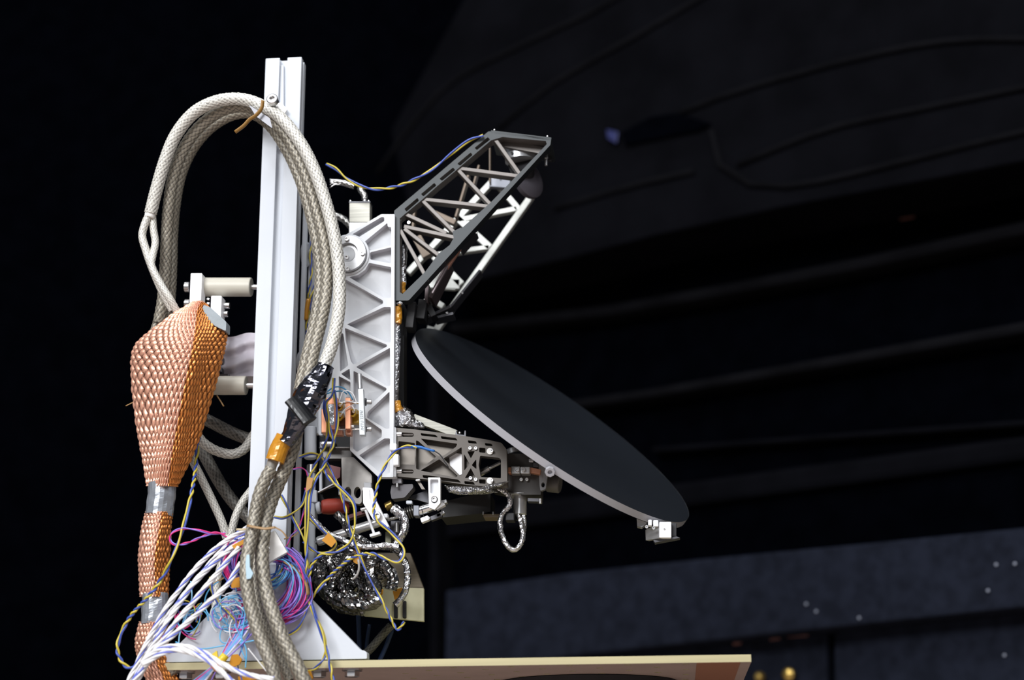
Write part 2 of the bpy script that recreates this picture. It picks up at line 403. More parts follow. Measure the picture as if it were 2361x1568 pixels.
# slate ledge and lower panels
wallslab('panel', [(1026, 1362), (1300, 1322), (1600, 1290), (2000, 1252), (2460, 1206), (3300, 1118), (3300, 1300), (2460, 1390), (1920, 1447), (1560, 1486), (1240, 1522), (1024, 1540)], 0.20, 0.18, SLATE, wall_b)
wallslab('panel', [(1240, 1530), (1560, 1496), (1906, 1459), (1906, 1800), (1240, 1800)], 0.15, 0.13, SLATE, wall_b)
wallslab('panel', [(1922, 1457), (2460, 1401), (3300, 1310), (3300, 1900), (1922, 1800)], 0.15, 0.13, SLATE, wall_b)
wallslab('corner_post', [(985, 820), (1004, 820), (1010, 1800), (990, 1800)], 0.05, 0.05, BLACKS, wall_b)
for x, y in ((1859, 1393), (1882, 1410), (1981, 1425), (2278, 1362), (2316, 1511), (2340, 1300), (2297, 1302)):
    o = lathe('rivet', PW(x, y, 0.202 if y < 1440 else 0.152), WN, [(0, 0.0022), (0.0012, 0.0018), (0.0018, 0)], mat('dull_rivet', (0.22, 0.24, 0.30), 0.2, 0.5), wall_b, seg=10)
for x0, x1, y in ((1690, 1708, 1481), (1775, 1798, 1470), (1815, 1862, 1463)):
    wallslab('rust_patch', [(x0, y), (x1, y-3), (x1, y+4), (x0, y+7)], 0.153, 0.002, mat('rust_stain', (0.20, 0.085, 0.07), 0, 0.9), wall_b, 0)
wallslab('rust_patch', [(2068, 492), (2100, 488), (2104, 498), (2072, 504)], 0.012, 0.01, mat('rust_stain', (0.2, 0.085, 0.07)), wall_b, 0)
for i, (x, y) in enumerate(((1824, 1556), (1757, 1562))):
    t = thing('brass_fitting', ('larger brass knob low on the slate wall panel, right one', 'smaller brass knob low on the slate wall panel, left one')[i], 'knob', PW(x, y, 0.15), 'brass knobs on the wall')
    r = (0.009, 0.0075)[i]
    lathe('stem', PW(x, y, 0.148), WN, [(0, r*0.5), (0.012, r*0.5)], BRASS, t, seg=12)
    lathe('knob', PW(x, y, 0.158), WN, [(0, 0), (0, r*0.7), (0.004, r), (0.010, r), (0.014, r*0.6), (0.015, 0)], BRASS, t, seg=16)
o = wallslab('blue_tag', [(1398, 298), (1424, 304), (1420, 330), (1400, 318)], 0.172, 0.004, mat('blue_tag', (0.004, 0.008, 0.07)), None, 0.001)
tag(o, 'small blue tag stuck on the black upper wall sheet', 'tag')
# ================================================================== BASE PLATE
t = thing('mounting_plate', 'long gold chromated mounting plate with drilled holes under the post', 'plate', V((0.1, 0.1, PLATE_TOP)))
YF, YB = -0.035, 0.42; TH = 0.0062
a = P(374, 1530, YF); b = P(1732, 1522, YF); zt = PLATE_TOP; xl, xr = a.x, b.x
hx = []
s0 = P(1046, 1543, YF+0.012).x; pitch = 0.0502
holes = []
for row in range(0, 10):
    for k in range(-12, 9):
        x = s0 + pitch*(k + (0.5 if row % 2 else 0)); y = YF + 0.012 + 0.025*row
        if xl+0.01 < x < xr-0.01 and x > P(850, 1540, YF).x: holes.append((x, y))
bm = bmesh.new(); zb = zt-TH
def quad(a, b, c, d, mi):
    f = bm.faces.new([bm.verts.new(p) for p in (a, b, c, d)]); f.material_index = mi
def flat(x0, x1, y0, y1): 
    if x1-x0 > 1e-5 and y1-y0 > 1e-5: quad(V((x0, y0, zb)), V((x0, y1, zb)), V((x1, y1, zb)), V((x1, y0, zb)), 0)
quad(V((xl, YF, zt)), V((xr, YF, zt)), V((xr, YB, zt)), V((xl, YB, zt)), 1)
for p, q in (((xl, YF), (xr, YF)), ((xr, YF), (xr, YB)), ((xr, YB), (xl, YB)), ((xl, YB), (xl, YF))): quad(V((*p, zb)), V((*q, zb)), V((*q, zt)), V((*p, zt)), 1)
ylast = YF
for row in sorted(set(h[1] for h in holes)):
    y0, y1 = row-0.012, row+0.013; xs_ = sorted(h[0] for h in holes if h[1] == row); xc = xl
    for x in xs_:
        flat(xc, x-0.012, y0, y1); xc = x+0.012
        ou = [V((x+0.012*sx, (y0 if sy < 0 else y1 if sy > 0 else row), zb)) for sx, sy in ((1, 0), (1, 1), (0, 1), (-1, 1), (-1, 0), (-1, -1), (0, -1), (1, -1))]
        ov = [bm.verts.new(p) for p in ou]; iv = [bm.verts.new((x+0.0034*math.cos(k*math.pi/4), row+0.0034*math.sin(k*math.pi/4), zb)) for k in range(8)]
        dv = [bm.verts.new((v.co.x, v.co.y, zb+0.005)) for v in iv]
        for k in range(8):
            k2 = (k+1) % 8; bm.faces.new((ov[k], iv[k], iv[k2], ov[k2])).material_index = 0; bm.faces.new((iv[k], dv[k], dv[k2], iv[k2])).material_index = 1
        bm.faces.new(dv[::-1]).material_index = 0
    flat(xc, xr, y0, y1); ylast = y1
flat(xl, xr, ylast, YB)
from_bm('plate_body', bm, [GOLDU, GOLDP], t, recalc=False)
plate3('copper_patch', [[V((P(1607, 1545, YF).x, YF+0.001, zt-TH)), V((P(1708, 1545, YF).x, YF+0.001, zt-TH)), V((P(1708, 1545, YF).x, YF+0.2, zt-TH)), V((P(1607, 1545, YF).x, YF+0.2, zt-TH))]], V((0, 0, -0.0004)), COPU, t)
for px in (427, 510, 735, 812):
    c = V((P(px, 1546, YF+0.014).x, YF+0.014, zt-TH)); q = V((0, 0, -1)).to_track_quat('Z', 'Y').to_matrix().to_4x4()
    place('bolt', screw_mesh('hex', STEEL), t, Matrix.Translation(c) @ q @ Matrix.Scale(0.0066, 4))
PX = P(1350, 1566, 0.1).x
t = thing('pedestal', 'dark round pedestal under the gold mounting plate', 'stand', V((PX, 0.14, 0)))
lathe('foot', V((PX, 0.14, 0.0)), V((0, 0, 1)), [(0, 0), (0, 0.16), (0.02, 0.16), (0.03, 0.15), (0.03, 0)], DARK, t)
lathe('column', V((PX, 0.14, 0.025)), V((0, 0, 1)), [(0, 0), (0, 0.05), (PLATE_TOP-TH-0.045, 0.05), (PLATE_TOP-TH-0.045, 0)], DARK, t)
lathe('head', V((PX, 0.14, PLATE_TOP-TH-0.0226)), V((0, 0, 1)), [(0, 0.05), (0.006, 0.085), (0.022, 0.085), (0.022, 0)], DARK, t, seg=48)
# ================================================================== POST (slotted profile)
t = thing('extrusion_post', 'tall white aluminium slotted post carrying the instrument', 'post', V((P(635, 1500, 0).x, 0, PLATE_TOP)))
YP = -0.016; a = P(612.5, 135, YP); b = P(695.5, 135, YP); pw = (b-a).length; cx = (a.x+b.x)/2; ztop = a.z
def tslot(w, m):
    h = w/2; s = w*0.105; l = w*0.07; iw = w*0.20; c = w*0.17
    side = [(-h, -h), (-s, -h), (-s, -h+l), (-iw, -h+l), (-iw, -h+l+w*0.03), (-w*0.09, -c), (w*0.09, -c), (iw, -h+l+w*0.03), (iw, -h+l), (s, -h+l), (s, -h)]
    out = []
    for k in range(4):
        cs, sn = [(1, 0), (0, 1), (-1, 0), (0, -1)][k]
        out += [(x*cs-y*sn, x*sn+y*cs) for x, y in side]
    return out
lp = [V((cx+x, YP+pw*0.27+y*0.54, PLATE_TOP)) for x, y in tslot(pw, 0)]
plate3('profile', [lp], V((0, 0, ztop-PLATE_TOP)), ALU_WHITE, t, 0.0007)
def slot_nut(py):
    p = P(648, py, YP+0.003); bm = bmesh.new()
    blk('slot_nut', 642, py-14, 656, py, YP+0.0015, 0.004, STEEL_R, t)
slot_nut(345)
blk('slot_liner', 643.0, 150, 654.0, 300, YP+0.0035, 0.003, ALU_WHITE, t, 0.0003)
# flat rail beside the post
o = plate('side_rail', [(701, 395), (711, 395), (686, 1330), (674, 1330)], [], 0.03, 0.006, ALU_WHITE, None, bevel=0.0008)
tag(o, 'thin pale flat rail running up the right flank of the slotted post', 'rail')
t = thing('backing_plate', 'tall white backing plate half hidden behind the looped cables', 'plate', P(722, 1000, 0.055))
plate('plate', [(716, 480), (748, 500), (770, 640), (770, 1000), (702, 1000), (708, 700)], [], 0.055, 0.008, ALU_WHITE, t, bevel=0.001)
screw(748, 620, 0.055, 5, t); blk('boss', 752, 534, 764, 560, 0.045, 0.012, STEEL_R, t)
for i, (cy, lab) in enumerate(((586, 'upper pale roller disc with steel axle beside the post'), (838, 'lower pale roller disc beside the post, half hidden by cables'))):
    t = thing('spacer_roller', lab, 'roller', P(705, cy, 0.045), 'roller spacers beside the post')
    x = 706 if i == 0 else 696
    cylpx('disc', x-7, cy, x+6, cy, 31, 0.044, ALU_WHITE, t, ch=0.2)
    cylpx('axle', x+6, cy, x+27, cy, 12.5, 0.044, STEEL, t)
# ---------------------------------------------------------------- gusset foot
t = thing('gusset_foot', 'white triangular gusset plate standing on the gold mounting plate', 'gusset', P(610, 1520, YF))
plate('gusset', [(376, 1527), (376, 1512), (386, 1506), (400, 1498), (596, 1302), (640, 1302), (832, 1499), (840, 1500), (846, 1505), (846, 1519)], [], YF+0.003, 0.012, ALU_WHITE, t, fil=3, bevel=0.0008)
# ================================================================== RIBBED SIDE PANEL
t = thing('ribbed_panel', 'light grey machined side panel with triangular ribs', 'panel', P(850, 1098, 0))
pockets = [[(811, 541), (880, 500), (886, 501), (886, 510), (827, 547)],
 [(841, 557), (893, 514), (894, 523), (902, 524), (902, 566), (852, 578), (848, 566)],
 [(853, 582), (902, 570), (902, 608), (853, 598)],
 [(805, 639), (826, 634), (842, 622), (851, 606), (902, 616), (902, 687), (885, 687)],
 [(776, 634), (798, 645), (883, 693), (883, 700), (798, 746), (776, 746)],
 [(800, 748), (885, 708), (901, 708), (901, 789), (893, 790)],
 [(795, 756), (892, 795), (892, 799), (815, 841), (809, 833), (797, 785)],
 [(821, 846), (899, 802), (900, 889), (893, 891)],
 [(815, 855), (891, 895), (891, 899), (846, 940), (815, 940)],
 [(848, 950), (898, 903), (898, 988), (890, 989), (846, 963)],
 [(815, 950), (842, 964), (880, 991), (880, 1008), (866, 1016), (823, 1042), (814, 1034)],
 [(828, 1050), (886, 1011), (899, 1011), (899, 1091), (880, 1093)],
 [(782, 770), (791, 768), (803, 843), (784, 857)], [(786, 862), (806, 850), (808, 877)], [(781, 867), (808, 881), (808, 990), (781, 990)]]
outer = [(910, 494), (879, 494), (791, 545), (768, 560), (768, 998), (807, 1002), (807, 1038), (872, 1100), (907, 1100)]
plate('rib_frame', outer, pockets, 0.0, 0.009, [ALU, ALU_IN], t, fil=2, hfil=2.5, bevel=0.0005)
plate('skin', outer, [], 0.0105, 0.002, ALU, t, fil=2)
for pk in pockets:
    lp = fillet(pk, 2.5, 2); cx_ = sum(p[0] for p in pk)/len(pk); cy_ = sum(p[1] for p in pk)/len(pk)
    bm = bmesh.new(); vs = [bm.verts.new(P(p[0], p[1], 0.0095)) for p in pk]; ap = bm.verts.new(P(cx_, cy_, 0.0086)); bk = bm.verts.new(P(cx_, cy_, 0.0104))
    for i in range(len(vs)):
        bm.faces.new((vs[i-1], vs[i], ap)); bm.faces.new((vs[i], vs[i-1], bk))
    from_bm('pocket_floor', bm, ALU, t)
# hub ring and disc
hub = thing('hub_disc', 'round polished hub flange with socket screws bolted on the ribbed panel', 'flange', P(803, 588, 0))
k = mpp(803, 588, 0); c = P(803, 588, 0.0)
lathe('seat_ring', c + V((0, 0.004, 0)), V((0, -1, 0)), [(0, 0), (0, 49*k), (0.005, 49*k), (0.0055, 48*k), (0.0055, 44*k), (0.002, 44*k), (0.002, 0)], ALU, hub, seg=64)
lathe('disc', c + V((0, -0.001, 0)), V((0, -1, 0)), [(0, 0), (0, 43*k), (0.004, 43*k), (0.005, 42*k), (0.005, 25*k), (0.001, 23*k), (0.001, 0)], STEEL_R, hub, seg=64)
lathe('cap', c + V((0, -0.0015, 0)), V((0, -1, 0)), [(0, 0), (0, 17*k), (0.001, 17*k), (0.0014, 15*k), (0.0014, 0)], ALU, hub, seg=40)
for x, y in ((800, 552), (836, 585), (802, 621), (769, 590)): screw(x, y, -0.006, 5.4, hub)
screw(800, 594, -0.003, 5.2, hub)
# ---------------------------------------------------------------- grey connector box above the panel
t = thing('connector_box', 'small brushed metal connector box on top of the ribbed panel', 'box', P(829, 545, 0.03))
blk('body', 805, 467, 853, 513, 0.025, 0.012, mat('pale_brushed_metal', (0.46, 0.45, 0.39), 0.2, 0.4, 0.3, 30, stretch=(0.3, 1, 18)), t, 0.0006)
blk('base', 804, 513, 853, 560, 0.024, 0.013, STEEL_R, t, 0.0006)
blk('lid', 804, 464.5, 854, 467.5, 0.0245, 0.013, GUN, t, 0.0003)
for x in (808, 850): screw(x, 464.5, 0.03, 2.6, t, (0, 0, 1))
cylpx('gland', 841, 466, 841, 458, 5, 0.035, STEEL_R, t)
braid('braided_lead', [(841, 460, 0.035), (840, 450, 0.035), (834, 442, 0.035), (829, 434, 0.036)], 7, BRAID_S, 'short steel braided lead rising from the small connector box', n=6)
braid('braided_lead', [(818, 430, 0.03), (800, 424, 0.03), (786, 421, 0.03), (770, 420, 0.03)], 7, BRAID_S, 'frayed steel braided lead ending beside the white looped cable', n=6)
t = thing('frayed_strands', 'bare metal strands fraying out beside the white looped cable', 'wire', P(775, 422, 0.028))
for i in range(9): tube('strand', [P(793, 420+random.uniform(-4, 4), 0.028), P(778, 421+random.uniform(-7, 7), 0.028), P(760, 424+random.uniform(-12, 10), 0.028)], 0.0005, STEEL, t, seg=5, step=0.002)
braid('braided_lead', [(808, 521, 0.05), (795, 508, 0.05), (780, 500, 0.05), (766, 496, 0.05)], 8, BRAID_S, 'steel braided lead entering the left side of the connector box', n=6)
# ================================================================== UPPER TRUSS
def z5(pts): return [(680+x/3.647, 250+y/3.647) for x, y in pts]
YT = 0.004
t = thing('near_truss', 'dark grey upright truss frame with diagonal struts, nearest the camera', 'truss', P(925, 692, YT))
outer = [(909, 486), (1126, 303), (1134, 303), (1271, 319), (1269, 334), (944, 691), (940, 693), (910, 693)]
wins = [z5(w) for w in (
 [(1510, 332), (1622, 240), (1642, 262), (1530, 350)], [(1365, 465), (1478, 370), (1494, 392), (1388, 482)], [(1215, 590), (1330, 496), (1348, 518), (1236, 610)],
 [(1060, 720), (1172, 626), (1190, 648), (1080, 740)], [(920, 845), (1030, 752), (1044, 776), (938, 868)],
 [(1712, 262), (1750, 242), (2096, 274), (2116, 300), (1906, 518)], [(1652, 300), (1848, 536), (1420, 490)], [(1436, 566), (1800, 610), (1812, 620), (1652, 786)],
 [(1346, 548), (1580, 792), (1116, 752)], [(1156, 818), (1536, 866), (1538, 890), (1356, 1022)], [(1044, 806), (1268, 1006), (950, 866)],
 [(898, 936), (956, 922), (1228, 1040), (950, 978), (912, 968)], [(1004, 1052), (1298, 1112), (1296, 1142), (1204, 1216)], [(940, 1070), (1180, 1250), (1168, 1286), (1098, 1362)])]
wins = [w if i < 5 else hull(w + [(x-(1545-x)*0.0078, y-(1927-y)*0.0078) for x, y in w]) for i, w in enumerate(wins)]
wins.append([(921, 566), (927, 561), (964, 640), (938, 668), (921, 687)])
inner = z5([(905, 905), (1050, 785), (1195, 655), (1350, 525), (1495, 400), (1650, 268), (1745, 240), (2110, 274), (2118, 300), (1897, 532), (1645, 792), (1362, 1042), (1300, 1150), (1207, 1222), (1097, 1372), (905, 1560), (882, 1545), (882, 925)])
plate('rail_frame', outer, [inner] + wins[:5], YT, 0.013, [TRUSS, TRUSS_IN], t, fil=1.5, hfil=2.2, bevel=0.0004)
for x0, y0, x1, y1 in ((1676, 248, 1892, 552), (1366, 500, 1880, 568), (1358, 500, 1650, 812), (1064, 760, 1640, 824), (1060, 760, 1345, 1046), (915, 880, 1275, 1048), (915, 990, 1375, 1090), (918, 1010, 1238, 1256), (884, 1020, 1095, 1405)):
    (a0, b0), (a1, b1) = z5([(x0, y0), (x1, y1)]); barpx('strut', a0, b0, a1, b1, 9.0, YT+0.002, 0.011, TRUSS_IN, t, bevel=0.0005)  # struts coloured lighter than the rails to look lit
plate('junction', z5([(1325, 1035), (1400, 1000), (1385, 1080), (1340, 1120)]), [], YT+0.0015, 0.010, TRUSS, t)
for x, y in ((1098, 537), (1062, 562), (1024, 604), (986, 646), (946, 688)): screw(x, y, YT+0.004, 2.6, t, (0.7, 0, -0.7))
for x, y in ((922, 507), (943, 514)): screw(x, y, YT+0.006, 4, t)
t = thing('top_plate', 'dark flat cap plate bridging the upper ends of the two trusses', 'plate', P(1200, 312, 0.05))
a, b = P(1132, 300, YT), P(1272, 317, YT); up = V((-(b-a).z, 0, (b-a).x)).normalized()
plate3('plate', [[a, b, b + V((0, 0.055, 0)), a + V((0.0, 0.055, 0))]], -up*0.0035, [TRUSS, TRUSS], t, 0.0004)
plate3('rib', [[a - up*0.0036 + V((0.006, 0.014, 0)), b - up*0.0036 + V((-0.008, 0.014, 0)), b - up*0.011 + V((-0.008, 0.014, 0)), a - up*0.011 + V((0.008, 0.014, 0))]], V((0, 0.004, 0)), TRUSS_IN, t, 0.0004)
for x, y in ((1140, 301), (1262, 316)): screw(x, y, YT+0.003, 2.8, t, up)
# secondary mirror hanging below the cap plate
t = thing('secondary_mirror', 'violet grey oval secondary mirror hung on a polished hub under the cap plate', 'mirror', P(1200, 345, 0.06))
k = mpp(1198, 345, 0.036); c = P(1198, 344, 0.036)
lathe('hub', c, V((0.05, 0, -1)), [(0, 0), (0, 36*k), (0.001, 36*k), (31*k, 35*k), (31*k, 0)], mat('satin_steel', (0.55, 0.56, 0.58), 0.6, 0.3), t, seg=40)
lathe('hub_lip', c + V((0, 0, 0.004)), V((0, 0, -1)), [(0, 0), (0, 46*k), (0.004, 46*k), (0.004, 0)], STEEL_R, t, seg=40)
screw(1181, 353, 0.036-36*k*0.92, 3, t, (-0.3, -1, 0), DARK)
n = (RIGHT*0.72 + UP*0.30 + TOWARD*0.62).normalized(); c2 = P(1219, 413, 0.055); R2 = 47*k
lathe('mirror_back', c2 - n*0.004, n, [(0, 0), (0, R2*0.96), (0.002, R2), (0.005, R2*0.98), (0.010, R2*0.6), (0.012, 0)], PURPLE, t, seg=48)
lathe('stalk', P(1200, 374, 0.036), c2 - P(1200, 374, 0.036), [(0, 0), (0, 30*k), (0.006, 30*k), ((c2-P(1200, 374, 0.036)).length, 14*k)], DARK, t, seg=32)
t = thing('hanging_bolt', 'pale bolt hanging off the outer corner of the cap plate', 'bolt', P(1260, 340, 0.04))
cylpx('shank', 1260, 330, 1259, 382, 3.2, 0.04, STEEL_R, t); blk('bracket', 1262, 342, 1272, 372, 0.045, 0.004, DARK, t)
cylpx('nut', 1259.5, 352, 1259.4, 366, 4.2, 0.04, STEEL, t, seg=6)
# ---------------------------------------------------------------- far truss
YR = 0.135
t = thing('far_truss', 'pale metal truss standing behind the dark grey truss', 'truss', P(1005, 762, YR))
for nm, x0, y0, x1, y1, w in (('outer_rail', 1225, 450, 1003, 763, 15), ('inner_rail', 1140, 411, 940, 628, 14), ('strut', 1138, 414, 1196, 482, 13), ('strut', 1192, 480, 1056, 507, 12),
    ('strut', 1052, 500, 1130, 570, 15), ('strut', 1128, 569, 1006, 586, 11), ('strut', 1000, 590, 1064, 655, 16), ('strut', 1060, 655, 985, 652, 22), ('strut', 988, 684, 1022, 706, 13), ('end_bar', 984, 756, 1006, 762, 12)):
    barpx(nm, x0, y0, x1, y1, w, YR, 0.008, FTRUSS, t)
plate('corner_gusset', [(984, 636), (1028, 618), (1062, 646), (1050, 668), (990, 664)], [], YR+0.001, 0.006, FTRUSS, t, fil=3)
plate('corner_gusset', [(1052, 498), (1070, 496), (1100, 530), (1088, 536)], [], YR+0.001, 0.006, FTRUSS, t, fil=3)
barpx('end_bracket', 1210, 400, 1226, 448, 11, YR-0.012, 0.012, mat('blue_grey_metal', (0.20, 0.21, 0.24), 0.4, 0.45), t)
barpx('end_bracket', 1226, 446, 1200, 424, 8, YR-0.012, 0.012, mat('blue_grey_metal', (0.2, 0.21, 0.24)), t)
cylpx('pivot', 1155, 415, 1155, 418, 5, YR-0.006, DARK, t)
barpx('end_bracket', 1128, 420, 1176, 424, 20, YR-0.008, 0.008, mat('blue_grey_metal', (0.2, 0.21, 0.24)), t)
# thin rods and vanes between the trusses
t = thing('baffle_vanes', 'narrow brown and copper lit vanes slung under the dark truss', 'baffle', P(995, 690, 0.05))
barpx('vane', 1098, 532, 1060, 574, 4, 0.03, 0.02, GUN, t)
barpx('vane', 1060, 572, 1029, 618, 8, 0.02, 0.004, mat('pink_copper_tint', (0.70, 0.36, 0.27), 0.6, 0.4), t)  # copper-tinted light on this vane painted as its colour
barpx('vane', 1034, 600, 992, 686, 9, 0.03, 0.03, mat('plum_coating', (0.075, 0.055, 0.058), 0.4, 0.45), t)
barpx('vane', 1032, 612, 996, 676, 5, 0.018, 0.004, mat('mauve_metal', (0.24, 0.20, 0.21), 0.5, 0.4), t)
barpx('vane', 985, 654, 982, 698, 8, 0.03, 0.03, mat('plum_coating', (0.075, 0.055, 0.058)), t)
t = thing('inner_baffle', 'dark brown inner baffle panels seen through the truss openings', 'baffle', P(1000, 560, 0.08))
for x0, y0, x1, y1, w in ((1000, 490, 1050, 512, 12), (1080, 400, 1050, 500, 6), (1129, 335, 1129, 420, 3.5), (1104, 380, 1090, 430, 5), (960, 545, 985, 590, 22), (955, 478, 950, 540, 6)):
    barpx('panel', x0, y0, x1, y1, w, 0.09, 0.01, mat('brown_baffle', (0.13, 0.098, 0.072), 0.4, 0.45), t)
t = thing('hinge_cluster', 'cluster of black hinge brackets between the truss foot and the big mirror', 'hinge', P(965, 760, 0.05))
for x0, y0, x1, y1, w, y in ((925, 700, 925, 960, 12, 0.03), (950, 695, 943, 755, 18, 0.022), (975, 690, 968, 734, 20, 0.03), (985, 700, 1000, 728, 14, 0.04), (1107, 622, 1040, 705, 6, 0.062), (1040, 705, 975, 735, 7, 0.062), (1000, 733, 1045, 722, 6, 0.062)):
    barpx('bracket', x0, y0, x1, y1, w, y, 0.02, DARKER if w > 8 else GUN, t)
for x, y in ((946, 688), (979, 692), (1030, 722), (1065, 676), (983, 726), (955, 728), (974, 732), (944, 735)): screw(x, y, 0.045, 3, t, (0.5, -0.8, 0))
barpx('link', 952, 722, 968, 700, 4, 0.045, 0.004, ALU_BRIGHT, t); barpx('link', 956, 724, 970, 703, 3, 0.044, 0.004, mat('pink_copper_tint', (0.7, 0.36, 0.27)), t)
# ================================================================== PRIMARY MIRROR DISH
t = thing('primary_mirror', 'large dark oval dish mirror with a pale grey metal rim', 'mirror', P(1272, 1060, 0.12))
n = (RIGHT*0.5512 + UP*0.8174 + TOWARD*0.1676).normalized()
e1 = (RIGHT*0.828 - UP*0.561); e1 = (e1 - n*e1.dot(n)).normalized(); e2 = n.cross(e1)
cD = P(1275.5, 973.8, 0.095); RD = 0.15875; RD2 = RD*1.0
bm = bmesh.new(); NS, NR = 128, 16; rings = [[bm.verts.new(cD - n*0.012)]]
for i in range(1, NR+1):
    f = i/NR; rings.append([bm.verts.new(cD + (e1*math.cos(2*math.pi*k/NS) + e2*math.sin(2*math.pi*k/NS))*RD*f - n*0.012*(1-f*f)) for k in range(NS)])
for k in range(NS): bm.faces.new((rings[0][0], rings[1][k], rings[1][(k+1) % NS]))
for A, B in zip(rings[1:], rings[2:]):
    for k in range(NS): bm.faces.new((A[k], B[k], B[(k+1) % NS], A[(k+1) % NS]))
o = from_bm('reflector', bm, MIRROR, t, True)
bm = bmesh.new(); prof = [(1.0005, 0.0), (1.001, -0.0066), (0.985, -0.0072), (0.93, -0.0072)]
for i in range(8): prof.append((0.93*(1-(i+1)/8.0), -0.0072 - 0.012*(1-(1-(i+1)/8.0)**2)))
rings = []
for f, h in prof[:-1]: rings.append([bm.verts.new(cD + (e1*math.cos(2*math.pi*k/NS) + e2*math.sin(2*math.pi*k/NS))*RD*f + n*h) for k in range(NS)])
for A, B in zip(rings, rings[1:]):
    for k in range(NS): bm.faces.new((A[k], B[k], B[(k+1) % NS], A[(k+1) % NS]))
bm.faces.new(rings[-1]); o = from_bm('rim_and_back', bm, RIM, t, True); o.data.set_sharp_from_angle(angle=math.radians(30))
def rimpt(ang, f=1.0, h=0.0): return cD + (e1*math.cos(ang) + e2*math.sin(ang))*RD*f + n*h
# which way is the near rim?
sgn = -1 if (e2.dot(TOWARD) < 0) else 1
def lug_at(px, py, r):
    best = min((abs((lambda q: (q[0]-px)**2+(q[1]-py)**2)(proj(rimpt(a/500*2*math.pi)))), a/500*2*math.pi) for a in range(500)); return best[1]
def proj(p):
    q = RM.transposed() @ (p - CAM); return (W/2 + F*q.x/-q.z, H/2 - F*q.y/-q.z)
ang = lug_at(1270, 1085, 0); lp = rimpt(ang, 1.012, -0.006); od = (rimpt(ang, 2)-rimpt(ang, 1)).normalized()
lathe('rim_lug', lp, od, [(0, 0), (0, 0.0046), (0.0045, 0.0046), (0.005, 0.0042), (0.005, 0.0022), (0.002, 0.0020), (0.002, 0)], RIM, t, seg=8, smooth=False)
# end bracket of the dish
t = thing('rim_end_bracket', 'small bright aluminium block clamped to the lower tip of the dish', 'bracket', P(1520, 1240, 0.13))
blk('block', 1520, 1203, 1548, 1240, 0.024, 0.016, ALU_BRIGHT, t)
plate3('side_cheek', [[P(1519, 1207, 0.025), P(1519, 1241, 0.025), P(1489, 1246, 0.036), P(1488, 1222, 0.036)]], V((0.003, 0.004, 0)), STEEL_R, t)
blk('dark_clip', 1548, 1206, 1560, 1238, 0.032, 0.014, DARK, t)
plate('bottom_tab', [(1506, 1245), (1560, 1237), (1568, 1240), (1510, 1251)], [], 0.030, 0.012, GUN, t)
blk('stud', 1494, 1198, 1503, 1212, 0.022, 0.008, ALU_BRIGHT, t); blk('stud', 1506, 1199, 1518, 1214, 0.023, 0.008, ALU_BRIGHT, t)
plate('wedge', [(1468, 1196), (1492, 1205), (1480, 1216), (1469, 1213)], [], 0.028, 0.01, STEEL_R, t)
for x, y in ((1491, 1215), (1507, 1218)): screw(x, y, 0.021, 4, t)
screw(1532, 1220, 0.024, 2, t)
# ================================================================== LOWER ARM
def z9(pts): return [(890+x/5.6, 930+y/5.6) for x, y in pts]
YA = 0.006
t = thing('bronze_arm_bracket', 'dark bronze machined arm with pockets reaching from the panel to the dish', 'arm', P(915, 1098, YA))
outer = [(911, 986), (956, 990), (1068, 1005), (1120, 1013), (1156, 1021), (1168, 1036), (1170, 1120), (1140, 1123), (1083, 1119), (1010, 1108), (911, 1098)]
holes = [z9(h) for h in ([(160, 488), (372, 512), (372, 795), (160, 785)], [(388, 478), (414, 486), (648, 690), (434, 858), (388, 846)], [(450, 455), (920, 522), (905, 560), (745, 676), (668, 676)],
 [(688, 722), (928, 940), (896, 956), (446, 868)], [(976, 566), (986, 922), (950, 928), (742, 712)], [(446, 384), (640, 408), (670, 440), (456, 416)], [(706, 424), (900, 448), (926, 482), (716, 458)],
 [(1056, 478), (1156, 488), (1176, 522), (1064, 512)], [(1274, 512), (1362, 522), (1378, 554), (1284, 546)], [(470, 926), (530, 930), (930, 985), (968, 1024), (720, 1000), (480, 962)], [(1010, 1004), (1130, 1016), (1150, 1052), (1016, 1040)],
 [(1050, 622), (1148, 614), (1096, 712)], [(1010, 656), (1078, 786), (1010, 868)], [(1164, 722), (1168, 850), (1106, 798)], [(1094, 836), (1152, 950), (1018, 966)], [(1204, 572), (1284, 578), (1284, 640), (1204, 632)], [(1200, 980), (1286, 984), (1286, 1040), (1206, 1034)],
 [(1216, 676), (1460, 704), (1484, 730), (1484, 968), (1224, 950), (1196, 800)], [(206, 376), (350, 384), (362, 408), (350, 432), (206, 432)], [(206, 850), (346, 856), (360, 880), (346, 906), (206, 906)])]
plate('arm_frame', outer, holes, YA, 0.010, [BRONZE, BRONZE_IN], t, fil=2, hfil=2.2, bevel=0.0004)
plate('arm_web', outer, [z9([(1216, 676), (1460, 704), (1484, 730), (1484, 968), (1224, 950), (1196, 800)])], YA+0.0101, 0.003, BRONZE_IN, t, fil=2)
plate('milled_patch', z9([(812, 660), (840, 640), (978, 652), (982, 918), (940, 925), (830, 820)]), [], YA+0.0085, 0.0012, ALU_BRIGHT, t, fil=2)
for x, y in ((1084, 1034), (1097, 1034), (1085, 1103), (1097, 1106)): screw(x, y, YA, 4.2, t, m=STEEL_R)
for y in (1041, 1109):
    wsh = lathe('washer', P(1130, y, YA), V((0, -1, 0)), [(0, 0), (0, 7.5*mpp(1130, y, YA)), (0.0015, 7.5*mpp(1130, y, YA)), (0.0015, 0)], PLASTIC, t)
    screw(1134, y-1, YA-0.0015, 4, wsh)
for y in (1002, 1087): cylpx('pin', 912, y, 927, y, 6.5, YA+0.001, CHROME, t); cylpx('pin_shank', 927, y, 954, y, 4, YA+0.005, STEEL, t)
